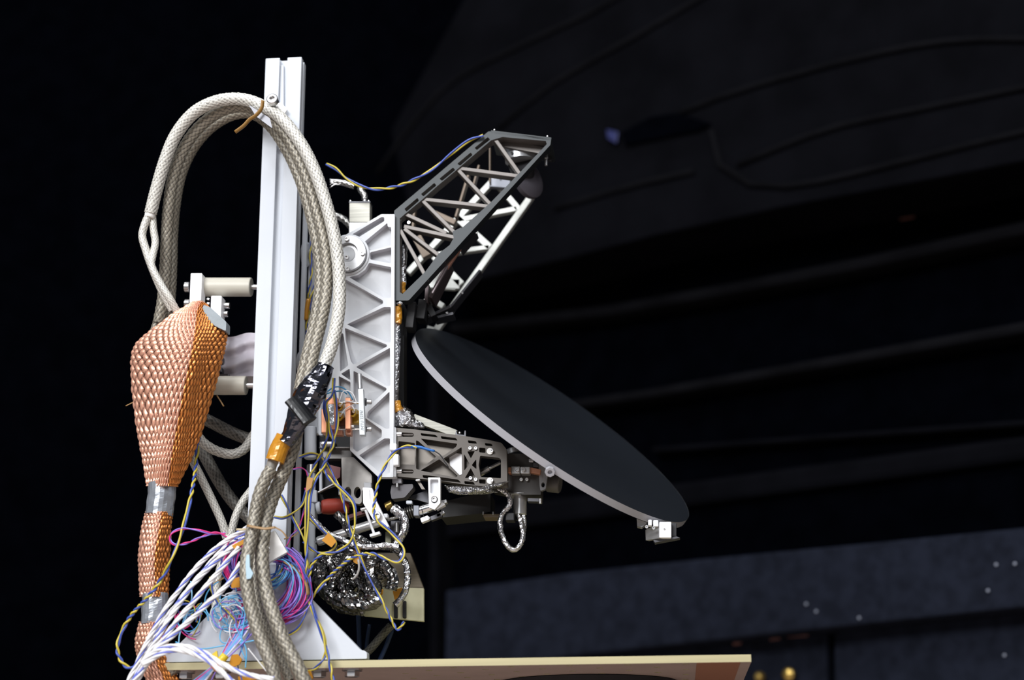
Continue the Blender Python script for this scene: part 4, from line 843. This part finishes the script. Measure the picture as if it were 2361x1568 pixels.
# ================================================================== COPPER BRAID SLEEVE
cs = thing('copper_sleeve', 'wide copper braided sleeve tapering down into taped sections', 'sleeve', P(365, 1560, -0.03))
def loft(name, secs, nv, nu, m, parent, nb, nw, amp, Y0):
    """secs: (L, D, R, depth front, depth back); D is the ridge towards the front"""
    rows = []
    ctrl = []
    for (lx, ly), (dx, dy), (rx, ry), df, db in secs:
        mx, my = (lx+rx)/2, (ly+ry)/2
        ctrl.append([P(lx, ly, Y0), P((lx+dx)/2*0.97+0.03*lx, (ly+dy)/2, Y0-df*0.72), P(dx, dy, Y0-df), P((rx+dx)/2, (ry+dy)/2, Y0-df*0.55), P(rx, ry, Y0+db*0.2), P(mx, my, Y0+db)])
    n = len(ctrl)
    def cr(a, b, c, d, t): return 0.5*((2*b) + (c-a)*t + (2*a-5*b+4*c-d)*t*t + (3*b-a-3*c+d)*t**3)
    for j in range(nv+1):
        f = j/nv*(n-1); i = min(int(f), n-2); tt = f-i
        rc = [cr(ctrl[max(i-1, 0)][q], ctrl[i][q], ctrl[i+1][q], ctrl[min(i+2, n-1)][q], tt) for q in range(6)]
        row = []
        for k in range(nu):
            g = k/nu*6; q = int(g) % 6; row.append(cr(rc[(q-1) % 6], rc[q], rc[(q+1) % 6], rc[(q+2) % 6], g-int(g)))
        rows.append(row)
    bm = bmesh.new(); hl = bm.verts.layers.float.new('h'); vs = []
    for j in range(nv+1):
        r = []
        for k in range(nu):
            a = rows[min(j+1, nv)][k]-rows[max(j-1, 0)][k]; b = rows[j][(k+1) % nu]-rows[j][k-1]; nn = b.cross(a)
            nn = nn.normalized() if nn.length > 1e-12 else V((0, -1, 0)); cen = sum(rows[j], V((0, 0, 0)))/nu
            if nn.dot(rows[j][k]-cen) < 0: nn = -nn
            u = k/nu*nb; w = j/nv*nw; h = weave(u+w, u-w+1000); ir = 0.7*noise.noise(V((k*0.13, j*0.07, 3)))
            v = bm.verts.new(rows[j][k] + nn*amp*(h*1.6 + 0.5*ir)); v[hl] = h; r.append(v)
        vs.append(r)
    for j in range(nv):
        for k in range(nu):
            f = bm.faces.new((vs[j][k], vs[j][(k+1) % nu], vs[j+1][(k+1) % nu], vs[j+1][k])); f.material_index = 1 if k/nu*6 > 2.05 else 0  # faces past the ridge take the painted shade colour
    bm.faces.new(vs[0]); bm.faces.new(vs[-1])
    return from_bm(name, bm, m, parent, True)
YQ = -0.028
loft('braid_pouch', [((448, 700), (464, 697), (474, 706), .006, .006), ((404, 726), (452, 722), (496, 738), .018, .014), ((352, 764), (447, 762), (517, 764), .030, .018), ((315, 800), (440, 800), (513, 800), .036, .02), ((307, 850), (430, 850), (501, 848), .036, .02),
    ((312, 920), (416, 920), (483, 915), .032, .018), ((322, 1000), (402, 1000), (461, 992), .026, .016), ((334, 1060), (392, 1060), (436, 1056), .022, .014), ((343, 1120), (386, 1120), (404, 1120), .014, .012)], 250, 220, [COPPER, COPPER_SHADE], cs, 30, 17, 0.0017, YQ)
loft('braid_section', [((340, 1180), (372, 1180), (394, 1180), .012, .012), ((330, 1220), (365, 1220), (390, 1220), .014, .012), ((323, 1280), (355, 1280), (388, 1280), .016, .012), ((325, 1330), (355, 1330), (386, 1330), .014, .012), ((327, 1376), (358, 1376), (384, 1376), .012, .012)], 120, 110, [COPPER, COPPER_SHADE], cs, 16, 9, 0.0014, YQ)
loft('braid_section', [((326, 1434), (355, 1434), (383, 1434), .012, .012), ((316, 1480), (350, 1480), (384, 1480), .013, .012), ((322, 1520), (355, 1520), (388, 1520), .013, .012), ((345, 1575), (380, 1575), (410, 1575), .012, .012)], 90, 100, [COPPER, COPPER_SHADE], cs, 16, 7, 0.0014, YQ)
def tapeband(secs, seed, m=TAPE):
    pts = [P((a+b)/2, y, YQ) for a, b, y in secs]; r0 = max(b-a for a, b, y in secs)/2*mpp(365, 1150, YQ)
    return tube('tape_band', pts, r0, m, cs, seg=20, step=0.002, style='foil', amp=0.045, seed=seed)
tapeband([(342, 404, 1114), (344, 402, 1140), (342, 398, 1165), (340, 393, 1188)], 2); tapeband([(328, 388, 1370), (328, 388, 1405), (327, 386, 1440)], 5)
plate('grey_tape', [(469, 702), (484, 708), (522, 742), (521, 764), (500, 754), (462, 733)], [], YQ-0.012, 0.014, TAPEG, cs, fil=4, bevel=0.001)
# ================================================================== BRAIDED CABLES
YL = -0.055
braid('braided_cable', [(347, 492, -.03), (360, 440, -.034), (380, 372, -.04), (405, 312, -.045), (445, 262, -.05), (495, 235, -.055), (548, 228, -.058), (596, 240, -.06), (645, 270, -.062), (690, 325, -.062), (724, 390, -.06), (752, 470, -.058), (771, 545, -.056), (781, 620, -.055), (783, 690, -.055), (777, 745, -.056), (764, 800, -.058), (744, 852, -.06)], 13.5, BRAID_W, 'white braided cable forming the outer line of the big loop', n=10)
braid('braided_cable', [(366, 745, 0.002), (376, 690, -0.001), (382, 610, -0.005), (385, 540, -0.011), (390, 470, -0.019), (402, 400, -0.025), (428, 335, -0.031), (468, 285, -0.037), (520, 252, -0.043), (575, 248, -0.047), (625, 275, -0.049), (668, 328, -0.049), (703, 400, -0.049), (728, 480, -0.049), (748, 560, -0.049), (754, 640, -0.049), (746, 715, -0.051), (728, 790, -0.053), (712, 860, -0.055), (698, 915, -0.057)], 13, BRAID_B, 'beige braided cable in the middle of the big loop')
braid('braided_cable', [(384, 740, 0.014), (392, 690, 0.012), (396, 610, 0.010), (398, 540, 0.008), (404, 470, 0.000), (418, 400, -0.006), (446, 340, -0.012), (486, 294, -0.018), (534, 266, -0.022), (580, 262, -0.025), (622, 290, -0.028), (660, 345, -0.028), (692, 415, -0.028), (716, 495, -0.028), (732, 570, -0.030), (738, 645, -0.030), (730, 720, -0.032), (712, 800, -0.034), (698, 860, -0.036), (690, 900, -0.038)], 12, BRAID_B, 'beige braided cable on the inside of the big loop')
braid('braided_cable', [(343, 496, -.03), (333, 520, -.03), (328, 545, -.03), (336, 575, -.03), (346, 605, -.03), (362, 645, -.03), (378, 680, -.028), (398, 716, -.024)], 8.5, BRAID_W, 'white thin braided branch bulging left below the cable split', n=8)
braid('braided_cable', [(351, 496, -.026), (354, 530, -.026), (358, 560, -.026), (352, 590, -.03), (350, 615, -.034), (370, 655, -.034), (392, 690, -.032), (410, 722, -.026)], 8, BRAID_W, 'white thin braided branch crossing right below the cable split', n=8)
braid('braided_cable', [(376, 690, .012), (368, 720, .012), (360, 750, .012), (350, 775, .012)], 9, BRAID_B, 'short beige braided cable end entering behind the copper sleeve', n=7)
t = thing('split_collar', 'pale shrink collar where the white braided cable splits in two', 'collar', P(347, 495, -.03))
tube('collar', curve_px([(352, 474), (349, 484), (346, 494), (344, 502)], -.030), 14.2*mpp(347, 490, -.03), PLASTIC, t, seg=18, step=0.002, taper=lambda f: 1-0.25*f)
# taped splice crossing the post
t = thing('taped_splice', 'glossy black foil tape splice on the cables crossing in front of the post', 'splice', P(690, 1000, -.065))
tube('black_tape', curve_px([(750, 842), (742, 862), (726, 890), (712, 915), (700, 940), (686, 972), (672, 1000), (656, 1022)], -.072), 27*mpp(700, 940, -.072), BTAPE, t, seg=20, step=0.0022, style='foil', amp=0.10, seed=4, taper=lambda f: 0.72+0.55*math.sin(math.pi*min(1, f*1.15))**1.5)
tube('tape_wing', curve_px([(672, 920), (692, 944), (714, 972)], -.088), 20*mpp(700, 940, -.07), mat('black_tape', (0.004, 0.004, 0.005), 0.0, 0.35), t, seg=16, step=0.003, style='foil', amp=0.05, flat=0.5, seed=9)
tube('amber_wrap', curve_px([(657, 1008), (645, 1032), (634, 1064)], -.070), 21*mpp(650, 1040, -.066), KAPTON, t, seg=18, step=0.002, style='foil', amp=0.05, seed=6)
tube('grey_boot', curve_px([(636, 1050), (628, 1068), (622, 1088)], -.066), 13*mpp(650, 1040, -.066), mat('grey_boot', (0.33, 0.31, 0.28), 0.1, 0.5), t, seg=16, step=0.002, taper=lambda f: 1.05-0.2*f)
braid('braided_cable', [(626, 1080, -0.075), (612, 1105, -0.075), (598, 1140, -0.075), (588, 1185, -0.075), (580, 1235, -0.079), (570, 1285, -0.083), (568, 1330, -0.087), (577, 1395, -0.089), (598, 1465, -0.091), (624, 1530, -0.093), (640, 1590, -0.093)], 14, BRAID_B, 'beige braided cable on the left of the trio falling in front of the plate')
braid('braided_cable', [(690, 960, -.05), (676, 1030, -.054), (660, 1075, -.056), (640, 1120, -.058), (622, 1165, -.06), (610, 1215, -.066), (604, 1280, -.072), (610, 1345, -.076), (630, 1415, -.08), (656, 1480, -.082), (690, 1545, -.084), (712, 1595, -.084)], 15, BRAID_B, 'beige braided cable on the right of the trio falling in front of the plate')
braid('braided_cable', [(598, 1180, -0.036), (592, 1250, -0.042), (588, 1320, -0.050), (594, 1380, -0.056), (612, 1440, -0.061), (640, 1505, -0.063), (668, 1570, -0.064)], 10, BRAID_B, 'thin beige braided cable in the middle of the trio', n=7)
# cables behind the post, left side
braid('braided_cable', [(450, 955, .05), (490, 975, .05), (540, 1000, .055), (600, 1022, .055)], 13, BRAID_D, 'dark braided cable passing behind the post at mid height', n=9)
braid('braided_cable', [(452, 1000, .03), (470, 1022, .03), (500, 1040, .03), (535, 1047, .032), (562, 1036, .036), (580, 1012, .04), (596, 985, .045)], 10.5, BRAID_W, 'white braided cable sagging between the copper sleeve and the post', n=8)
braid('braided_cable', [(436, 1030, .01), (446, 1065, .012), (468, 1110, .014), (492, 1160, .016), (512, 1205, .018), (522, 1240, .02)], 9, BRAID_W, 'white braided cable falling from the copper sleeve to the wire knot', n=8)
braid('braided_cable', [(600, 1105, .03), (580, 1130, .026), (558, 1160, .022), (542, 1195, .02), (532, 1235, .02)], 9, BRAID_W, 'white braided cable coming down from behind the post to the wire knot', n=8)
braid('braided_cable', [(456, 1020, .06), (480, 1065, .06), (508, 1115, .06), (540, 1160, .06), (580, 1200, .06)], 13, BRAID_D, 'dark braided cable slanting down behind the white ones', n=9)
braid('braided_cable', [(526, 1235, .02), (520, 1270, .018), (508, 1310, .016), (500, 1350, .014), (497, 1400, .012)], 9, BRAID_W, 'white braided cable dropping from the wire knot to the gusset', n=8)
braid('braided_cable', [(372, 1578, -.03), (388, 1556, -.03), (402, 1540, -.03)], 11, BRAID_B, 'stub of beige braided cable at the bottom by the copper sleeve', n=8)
# loop clamp on the post
t = thing('cable_clamp', 'steel cable clamp strap with socket screw holding the loop to the post', 'clamp', P(620, 260, -.05))
plate3('strap', [[P(573, 243, -.075), P(578, 248, -.060), P(626, 288, -.030), P(621, 272, -.045)]], V((0, 0, -0.0012)), CHROME, t)
plate('strap_face', [(574, 242), (622, 272), (628, 296), (590, 268)], [], -.076, 0.0015, GUN, t, fil=3)
cylpx('bolt_shank', 630, 234, 632, 244, 8, -.062, STEEL, t, Y2=-.022); screw(630, 234, -.066, 13, t, (0, -1, 0.15), STEEL); plate('tab', [(622, 244), (648, 236), (662, 252), (654, 264), (640, 252)], [], -.022, 0.003, PLASTIC, t, fil=2)
plate('rubber_pad', [(628, 296), (648, 300), (656, 318), (640, 312)], [], -.028, 0.006, PLASTIC, t, fil=4)
def band(pts, w, Y, m, lab, name='cable_tie'):
    return tag(tube(name, curve_px(pts, Y), w*mpp(pts[0][0], pts[0][1], Y), m, None, seg=8, step=0.002, flat=0.5), lab, 'cable tie', 'brown cable ties')
band([(606, 232), (603, 250), (590, 266), (575, 276), (562, 290), (542, 305)], 4.5, -.082, mat('amber_tie', (0.24, 0.12, 0.02)), 'amber cable tie around the top of the big loop with a free tail')
band([(570, 1212), (590, 1216), (612, 1219), (634, 1216)], 4, -.086, TIE, 'brown cable tie around the trio of falling cables')
band([(545, 1221), (560, 1221), (574, 1218)], 4, -.07, mat('tan_tie', (0.45, 0.36, 0.22)), 'tan cable tie tail left of the falling cables')
band([(634, 1216), (650, 1225), (662, 1240)], 2.2, -.07, TIE, 'thin brown tie tail bending right of the falling cables'); band([(655, 1243), (680, 1234), (705, 1212)], 2.2, -.03, TIE, 'brown tie tail pointing up right beside the white tag')
band([(700, 1378), (714, 1384), (722, 1376), (716, 1370)], 5, -.045, TIE, 'brown cable tie gathering the twisted wires above the gusset edge')
band([(290, 936), (300, 931), (310, 926)], 2, -.02, TIE, 'thin brown tie tail poking out left of the copper sleeve'); band([(500, 912), (508, 924), (516, 937)], 2, -.01, TIE, 'thin brown tie tail under the lower standoff')
band([(476, 1356), (500, 1342), (520, 1330)], 3, -.035, TIE, 'dim brown tie tail in front of the white drop cable'); band([(440, 1410), (470, 1392), (500, 1376)], 4, -.034, TIE, 'dim brown tie tail low over the gusset edge')
band([(655, 1294), (680, 1312), (705, 1345), (710, 1372)], 4, -.052, TIE, 'brown tie strap lying over the magenta wire coil')
# ================================================================== TWISTED SIGNAL WIRES
pair('yellow and blue twisted wire sagging from the loop to the top of the truss', [(752, 378), (775, 390), (800, 412), (835, 430), (875, 436), (930, 425), (990, 395), (1040, 355), (1080, 325), (1114, 312)], 0.0, r=2.5, turn=110)
pair('yellow and blue twisted wire looping left around the copper sleeve', [(458, 1004, .012), (453, 1060, -.012), (447, 1110, -.042), (432, 1180, -.056), (415, 1240, -.06), (395, 1290, -.064), (372, 1335, -.06), (340, 1378, -.06), (308, 1412, -.06), (284, 1450, -.06), (271, 1490, -.06), (277, 1520, -.06), (298, 1540, -.06), (328, 1532, -.06), (345, 1512, -.06)], r=2.8, turn=80)
YW = -.04
pair('yellow and blue wire falling straight beside the post to the brown tie', [(756, 870), (752, 900), (748, 940), (756, 990), (748, 1030), (732, 1062), (718, 1092), (710, 1130), (706, 1180), (704, 1230), (708, 1290), (712, 1340), (713, 1380)], YW, r=2.4)
pair('yellow and blue wire in front of the copper block bending at the knot', [(770, 872), (766, 910), (752, 930), (756, 960), (762, 995), (768, 1020), (758, 1050), (742, 1082), (728, 1105), (716, 1140), (712, 1190), (708, 1240), (706, 1300), (711, 1380)], YW-.004, r=2.4)
pair('yellow and blue wire crossing the twin hole bracket towards the tube', [(770, 900), (778, 960), (772, 1010), (758, 1048), (745, 1076), (762, 1106), (790, 1130), (815, 1160), (819, 1195), (815, 1230), (803, 1256), (772, 1274), (742, 1279), (722, 1298), (713, 1330), (712, 1378)], YW-.002, r=2.4)
pair('yellow and blue wire running over the red sleeve down past the gold box', [(690, 1054), (718, 1046), (742, 1054), (762, 1084), (782, 1126), (795, 1168), (806, 1214), (822, 1262), (848, 1325), (882, 1388), (908, 1440), (918, 1452), (932, 1434)], YW+.004, r=2.2)
pair('yellow and blue wire with a blue sleeved end looping from the bronze arm', [(962, 1031, -.012), (935, 1030, -.012), (908, 1044, -.016), (886, 1078, -.02), (872, 1112, -.022), (865, 1150, -.024), (862, 1182, -.026), (872, 1202, -.03), (900, 1226, -.03), (926, 1256, -.032), (931, 1278, -.034), (918, 1296, -.036), (892, 1290, -.036), (860, 1277, -.036), (820, 1283, -.036), (780, 1310, -.038), (745, 1346, -.04), (717, 1380, -.04)], r=2.5, turn=60)
t = thing('wire_sleeve', 'bright blue shrink sleeve ending the wire on the bronze arm', 'sleeve', P(980, 1034, -.012))
tube('sleeve', curve_px([(948, 1030), (968, 1031), (985, 1036), (1002, 1040)], -.012), 4*mpp(980, 1034, -.012), mat('azure_sleeve', (0.01, 0.12, 0.42), 0, 0.35), t, seg=10, step=0.002, taper=lambda f: 1-0.35*f)
tube('wire_end', curve_px([(1000, 1039), (1014, 1048), (1024, 1062), (1034, 1078)], -.004), 1.4*mpp(980, 1034, -.012), DARK, t, seg=6, step=0.003)
pair('yellow and blue wire falling from the brown tie over the plate edge', [(713, 1382), (722, 1412), (738, 1450), (750, 1490), (760, 1530), (770, 1578)], YW-.008, r=2.6)
pair('yellow and blue wire curving left from the brown tie over the gusset', [(711, 1384), (704, 1415), (690, 1445), (672, 1460), (654, 1466)], YW-.006, r=2.2)
pair('yellow and blue wire falling from the tie and bending back under the plate edge', [(715, 1385), (732, 1428), (748, 1470), (752, 1500), (742, 1525), (725, 1542), (700, 1552)], YW-.006, r=2.2)
pair('yellow and blue wire carrying the amber flag over the actuator tube', [(709, 1186), (728, 1208), (752, 1228), (770, 1246), (774, 1258), (762, 1272), (742, 1276), (718, 1266), (700, 1248)], YW+.006, r=2.2)
pair('yellow and blue wire slanting across the post foot', [(648, 1142), (664, 1172), (684, 1212), (700, 1240), (710, 1262)], -.034, r=2.2)
pair('yellow and blue wire arcing low over the post foot', [(632, 1192), (655, 1194), (680, 1180), (698, 1160), (706, 1130)], -.036, r=2.2)
pair('dark twisted wire beside the upper roller', [(728, 505), (722, 540), (716, 580), (718, 630), (712, 680), (718, 740), (715, 790)], 0.035, r=2.0, turn=70)
pair('dark twisted wire running from the boss down to the amber wrap', [(744, 610), (736, 640), (722, 670), (714, 700), (708, 740), (709, 775), (714, 800)], 0.034, r=2.4, turn=70)
tag(tube('amber_wrap', curve_px([(712, 690), (707, 715), (705, 738)], 0.032), 5.5*mpp(710, 700, 0.03), KAPTON, None, seg=10, step=0.003), 'amber tape wrap on the wires beside the post rail', 'tape')
pair('yellow and blue wire lying low in front of the gusset centre', [(486, 1330), (488, 1360), (502, 1388), (522, 1410), (548, 1432), (578, 1448)], -.052, r=2.4)
pair('yellow and blue wire hanging behind the copper sleeve bottom', [(420, 1424), (432, 1418), (446, 1420), (456, 1436)], -.02, r=2.0)
pair('pink and blue wire pair making a wide loop left of the wire knot', [(520, 1230, -.05), (488, 1230, -.055), (455, 1222, -.06), (422, 1219, -.06), (398, 1228, -.06), (392, 1244, -.06), (404, 1256, -.06), (432, 1252, -.058), (470, 1236, -.056), (500, 1228, -.054), (525, 1240, -.05)], r=1.8, m1=MAG, m2=VIO, turn=110, names=('pink_wire', 'violet_wire'))
pair('pink and violet wire crossing the post beside the knot', [(676, 1082), (694, 1079), (706, 1086), (710, 1098)], -.036, r=1.3, m1=MAG, m2=VIO, turn=60, names=('pink_wire', 'violet_wire'))
pair('pink and violet wire running down beside the post rail', [(704, 1125), (708, 1150), (700, 1180), (690, 1215), (672, 1235), (660, 1262)], -.03, r=1.4, m1=MAG, m2=VIO, turn=70, names=('pink_wire', 'violet_wire'))
o = plate('amber_flag', [(757, 1228), (776, 1248), (764, 1262), (742, 1246)], [], YW-.002, 0.0008, KAPTON, None, fil=1); tag(o, 'square amber tape flag on the wire over the actuator tube', 'tape')
o = plate('amber_flag', [(708, 1100), (722, 1102), (718, 1124), (704, 1136)], [], YW-.008, 0.0008, mat('dull_amber', (0.42, 0.20, 0.04)), None, fil=2); tag(o, 'amber tape flag on the wire bunch beside the post', 'tape')
tag(tube('white_strap', curve_px([(700, 985), (694, 1000), (688, 1016)], -.05), 3*mpp(700, 1000, -.05), PLASTIC, None, seg=6, step=0.003, taper=lambda f: 1-0.7*f), 'torn white strip hanging off the black taped splice', 'strip')
# ================================================================== WHITE TWISTED CABLES
WSTR = [('white twisted cable highest of the fan sweeping down left', [(580, 1212, -.06), (535, 1238, -.06), (478, 1282, -.064), (424, 1345, -.068), (372, 1420, -.07), (330, 1500, -.07), (292, 1580, -.07)]),
 ('white twisted cable second of the fan sweeping down left', [(566, 1240, -.056), (508, 1285, -.06), (448, 1345, -.066), (398, 1415, -.07), (346, 1500, -.072), (302, 1580, -.072)]),
 ('white twisted cable third of the fan sweeping down left', [(552, 1262, -.056), (504, 1318, -.062), (452, 1380, -.068), (402, 1440, -.07), (352, 1508, -.074), (310, 1580, -.074)]),
 ('white twisted cable lowest of the fan sweeping down left', [(556, 1298, -.056), (522, 1350, -.062), (470, 1400, -.068), (416, 1450, -.072), (362, 1498, -.074), (320, 1555, -.076), (300, 1585, -.076)]),
 ('white twisted cable crossing right in front of the plate edge', [(326, 1530, -.078), (362, 1500, -.078), (410, 1490, -.078), (460, 1500, -.08), (510, 1530, -.082), (560, 1552, -.084), (600, 1562, -.086), (632, 1565, -.086)]),
 ('white twisted cable bending down at the plate edge', [(330, 1535, -.08), (372, 1507, -.08), (420, 1500, -.08), (470, 1518, -.082), (510, 1548, -.084), (545, 1580, -.084)]),
 ('white twisted cable brought in low from the left cable root', [(570, 1226, -.05), (520, 1262, -.054), (468, 1318, -.06), (412, 1388, -.066), (362, 1456, -.068), (318, 1530, -.07), (296, 1584, -.07)])]
for i, (lab, px) in enumerate(WSTR):
    pts = curve_px([(x, y, yy + (.008, 0, -.008, -.014, -.02, -.026, .016)[i]) for x, y, yy in px]); k = mpp(450, 1400, -.06); path = spline(pts, 5*k); fr = frames(path)
    t = thing('twisted_cable', lab, 'cable', path[-1].copy(), 'white twisted cables')
    for j in range(4):
        q = []; s = 0
        for n_i, (c, (tt, u, v)) in enumerate(zip(path, fr)):
            if n_i: s += (c-path[n_i-1]).length
            a = 2*math.pi*s/(95*k) + j*math.pi/2 + i; q.append(c + (u*math.cos(a)+v*math.sin(a))*3.5*k)
        tube('strand', q, (3.0 if j else 1.5)*k, WHI if j else mat('stripe_blue', (0.16, 0.20, 0.70)), t, seg=7, step=4*k)
# ================================================================== WIRE COILS
def coil(name, lab, cx, cy, Y, rx, ry, n, cols, tilt, sweep, jit, r=1.5, messy=False):
    k = mpp(cx, cy, Y); t = thing(name, lab, 'wire coil', P(cx, cy+ry, Y))
    for i in range(n):
        f = random.random(); ax, ay = rx*(0.45+0.6*f), ry*(0.55+0.5*random.random()); ox, oy = random.gauss(0, jit), random.gauss(0, jit); tl = tilt + random.gauss(0, 0.14)
        a0 = sweep[0] + random.gauss(0, 0.2); a1 = sweep[1] + random.gauss(0, 0.25)
        if messy: a0 = random.uniform(-3.1, 3.1); a1 = a0 + random.uniform(1.5, 3.6); ax, ay = rx*random.uniform(0.35, 1.15), ry*random.uniform(0.25, 1.1); tl = random.uniform(-0.9, 0.9)
        yy = Y - random.random()*0.014; px = []
        for q in range(13):
            a = a0 + (a1-a0)*q/12; x, y = ax*math.cos(a), ay*math.sin(a); px.append((cx+ox+x*math.cos(tl)-y*math.sin(tl), cy+oy+x*math.sin(tl)+y*math.cos(tl), yy - 0.004*math.sin(a*1.3+i)))
        tube('wire', curve_px(px), r*k, random.choice(cols), t, seg=5, step=3.6*k)
    return t
coil('wire_coil', 'big magenta and violet wire coil hanging right of the falling cables', 628, 1352, -.037, 86, 92, 78, [MAG, MAG, VIO, VIO, VIO, BLU, CYA, mat('plum_wire', (0.35, 0.03, 0.30))], 0.35, (-1.5, 2.2), 5)
coil('wire_coil', 'cyan and grey wire coil tucked under the white tag', 612, 1300, -.036, 58, 58, 26, [CYA, mat('steel_blue_wire', (0.25, 0.42, 0.55)), BLU, mat('deep_blue_wire', (0.02, 0.12, 0.38)), YEL], 0.3, (-0.6, 1.9), 4)
coil('wire_coil', 'pink and blue wire coil left of the falling cables', 556, 1300, -.04, 40, 56, 30, [MAG, VIO, BLU, VIO, MAG], 0.0, (1.4, 4.6), 5)
coil('wire_coil', 'cyan and white tangle of wires low over the gusset', 530, 1420, -.044, 48, 44, 38, [CYA, CYA, WHI, WHI, VIO, MAG, mat('sky_wire', (0.30, 0.60, 0.85))], -0.2, (-3.4, 2.4), 13, messy=True)
coil('wire_coil', 'small tangle of wires left of the gusset slope', 440, 1425, -.03, 26, 40, 14, [CYA, MAG, VIO, YEL, BLU], 0.2, (-1.0, 2.6), 10, messy=True)
t = thing('wire_bunch', 'bunch of cyan and violet wires running down to the taped bundle', 'wire bunch', P(500, 1540, -.06))
k = mpp(530, 1480, -.06)
for i in range(20):
    j = random.gauss(0, 1); c = random.choice([CYA, VIO, MAG, WHI, CYA, VIO])
    tube('wire', curve_px([(580+j*14, 1400+random.gauss(0, 12), -.05), (562+j*12, 1450, -.055), (535+j*8, 1490, -.06), (508+j*4, 1524, -.065), (488+j*5, 1545, -.068), (455+j*12, 1580, -.07)]), 1.6*k, c, t, seg=5, step=4*k)
tube('tape', curve_px([(520, 1510), (508, 1526), (494, 1542)], -.066), 12*k, YTAPE, t, seg=14, step=0.003, taper=lambda f: 0.75+0.2*f)
tube('tape', curve_px([(508, 1524), (500, 1534), (492, 1542)], -.068), 10.5*k, mat('orange_tape', (0.75, 0.22, 0.03)), t, seg=14, step=0.003)
t = thing('wire_bunch', 'long cyan wires straggling across the gusset face', 'wire bunch', P(500, 1500, -.05))
for i, pts in enumerate(([(405, 1480), (430, 1492), (470, 1496), (520, 1488), (560, 1482), (600, 1474)], [(440, 1340), (442, 1380), (430, 1420), (415, 1460), (412, 1490)], [(568, 1400), (562, 1440), (556, 1490), (566, 1520)], [(540, 1440), (556, 1470), (568, 1500), (566, 1540)], [(575, 1460), (560, 1490), (548, 1530), (560, 1575)], [(572, 1495), (600, 1530), (624, 1560)])):
    tube('wire', curve_px(pts, -.058), 1.7*k, (CYA, mat('sky_wire', (0.3, 0.6, 0.85)), CYA, CYA, BLU, WHI)[i], t, seg=6, step=4*k)
# tags, tapes and small hardware around the knot
t = thing('white_tag_block', 'white square plastic block with a steel ring behind the falling cables', 'block', P(634, 1290, -.045))
plate('block', [(633, 1223), (662, 1273), (608, 1303), (590, 1246)], [], -.057, 0.006, PLASTIC, t, fil=1, bevel=0.0006)
pts = [P(612+9*math.cos(a), 1268+13*math.sin(a), -.062) for a in [q/10*2*math.pi for q in range(11)]]; tube('ring', pts, 3*k, STEEL, t, seg=8, step=0.002)
for i, (pts, m, Y, lab) in enumerate((([(534, 1258), (562, 1243), (566, 1252), (540, 1266)], KAPTON, -.064, 'amber tape patch on the knot of white cables'), ([(534, 1336), (552, 1330), (553, 1354), (533, 1356)], KAPTON, -.06, 'amber striped tape block left of the falling cables'),
    ([(528, 1530), (534, 1510), (548, 1508), (558, 1520), (552, 1532), (538, 1538)], KAPTON, -.062, 'amber tape tag standing at the front edge of the plate'), ([(486, 1510), (500, 1500), (503, 1518), (490, 1526)], YTAPE, -.06, 'yellow tape tab sticking up above the taped bundle'),
    ([(700, 1550), (716, 1546), (722, 1564), (708, 1568)], KAPTON, -.06, 'amber tape tab under the plate edge by the wires'), ([(548, 1560), (600, 1556), (602, 1566), (550, 1570)], KAPTON, -.05, 'flat amber tape strip under the plate edge'),
    ([(536, 1314), (556, 1290), (560, 1300), (542, 1328)], mat('cobalt_sleeve', (0.01, 0.10, 0.50)), -.058, 'cobalt blue sleeve piece left of the falling cables'))):
    tag(plate('tape_tab' if i < 6 else 'blue_sleeve', pts, [], Y, 0.0022, m, None, fil=2, bevel=0.0004), lab, 'tape' if i < 6 else 'sleeve')
tag(plate('crimp_lug', [(568, 1280), (575, 1278), (576, 1308), (584, 1322), (578, 1334), (568, 1336), (566, 1300)], [], -.094, 0.003, mat('pale_blue_metal', (0.36, 0.48, 0.55), 0.4, 0.35), None, fil=2, bevel=0.0006), 'pale blue metal crimp lug on the left falling cable', 'lug')
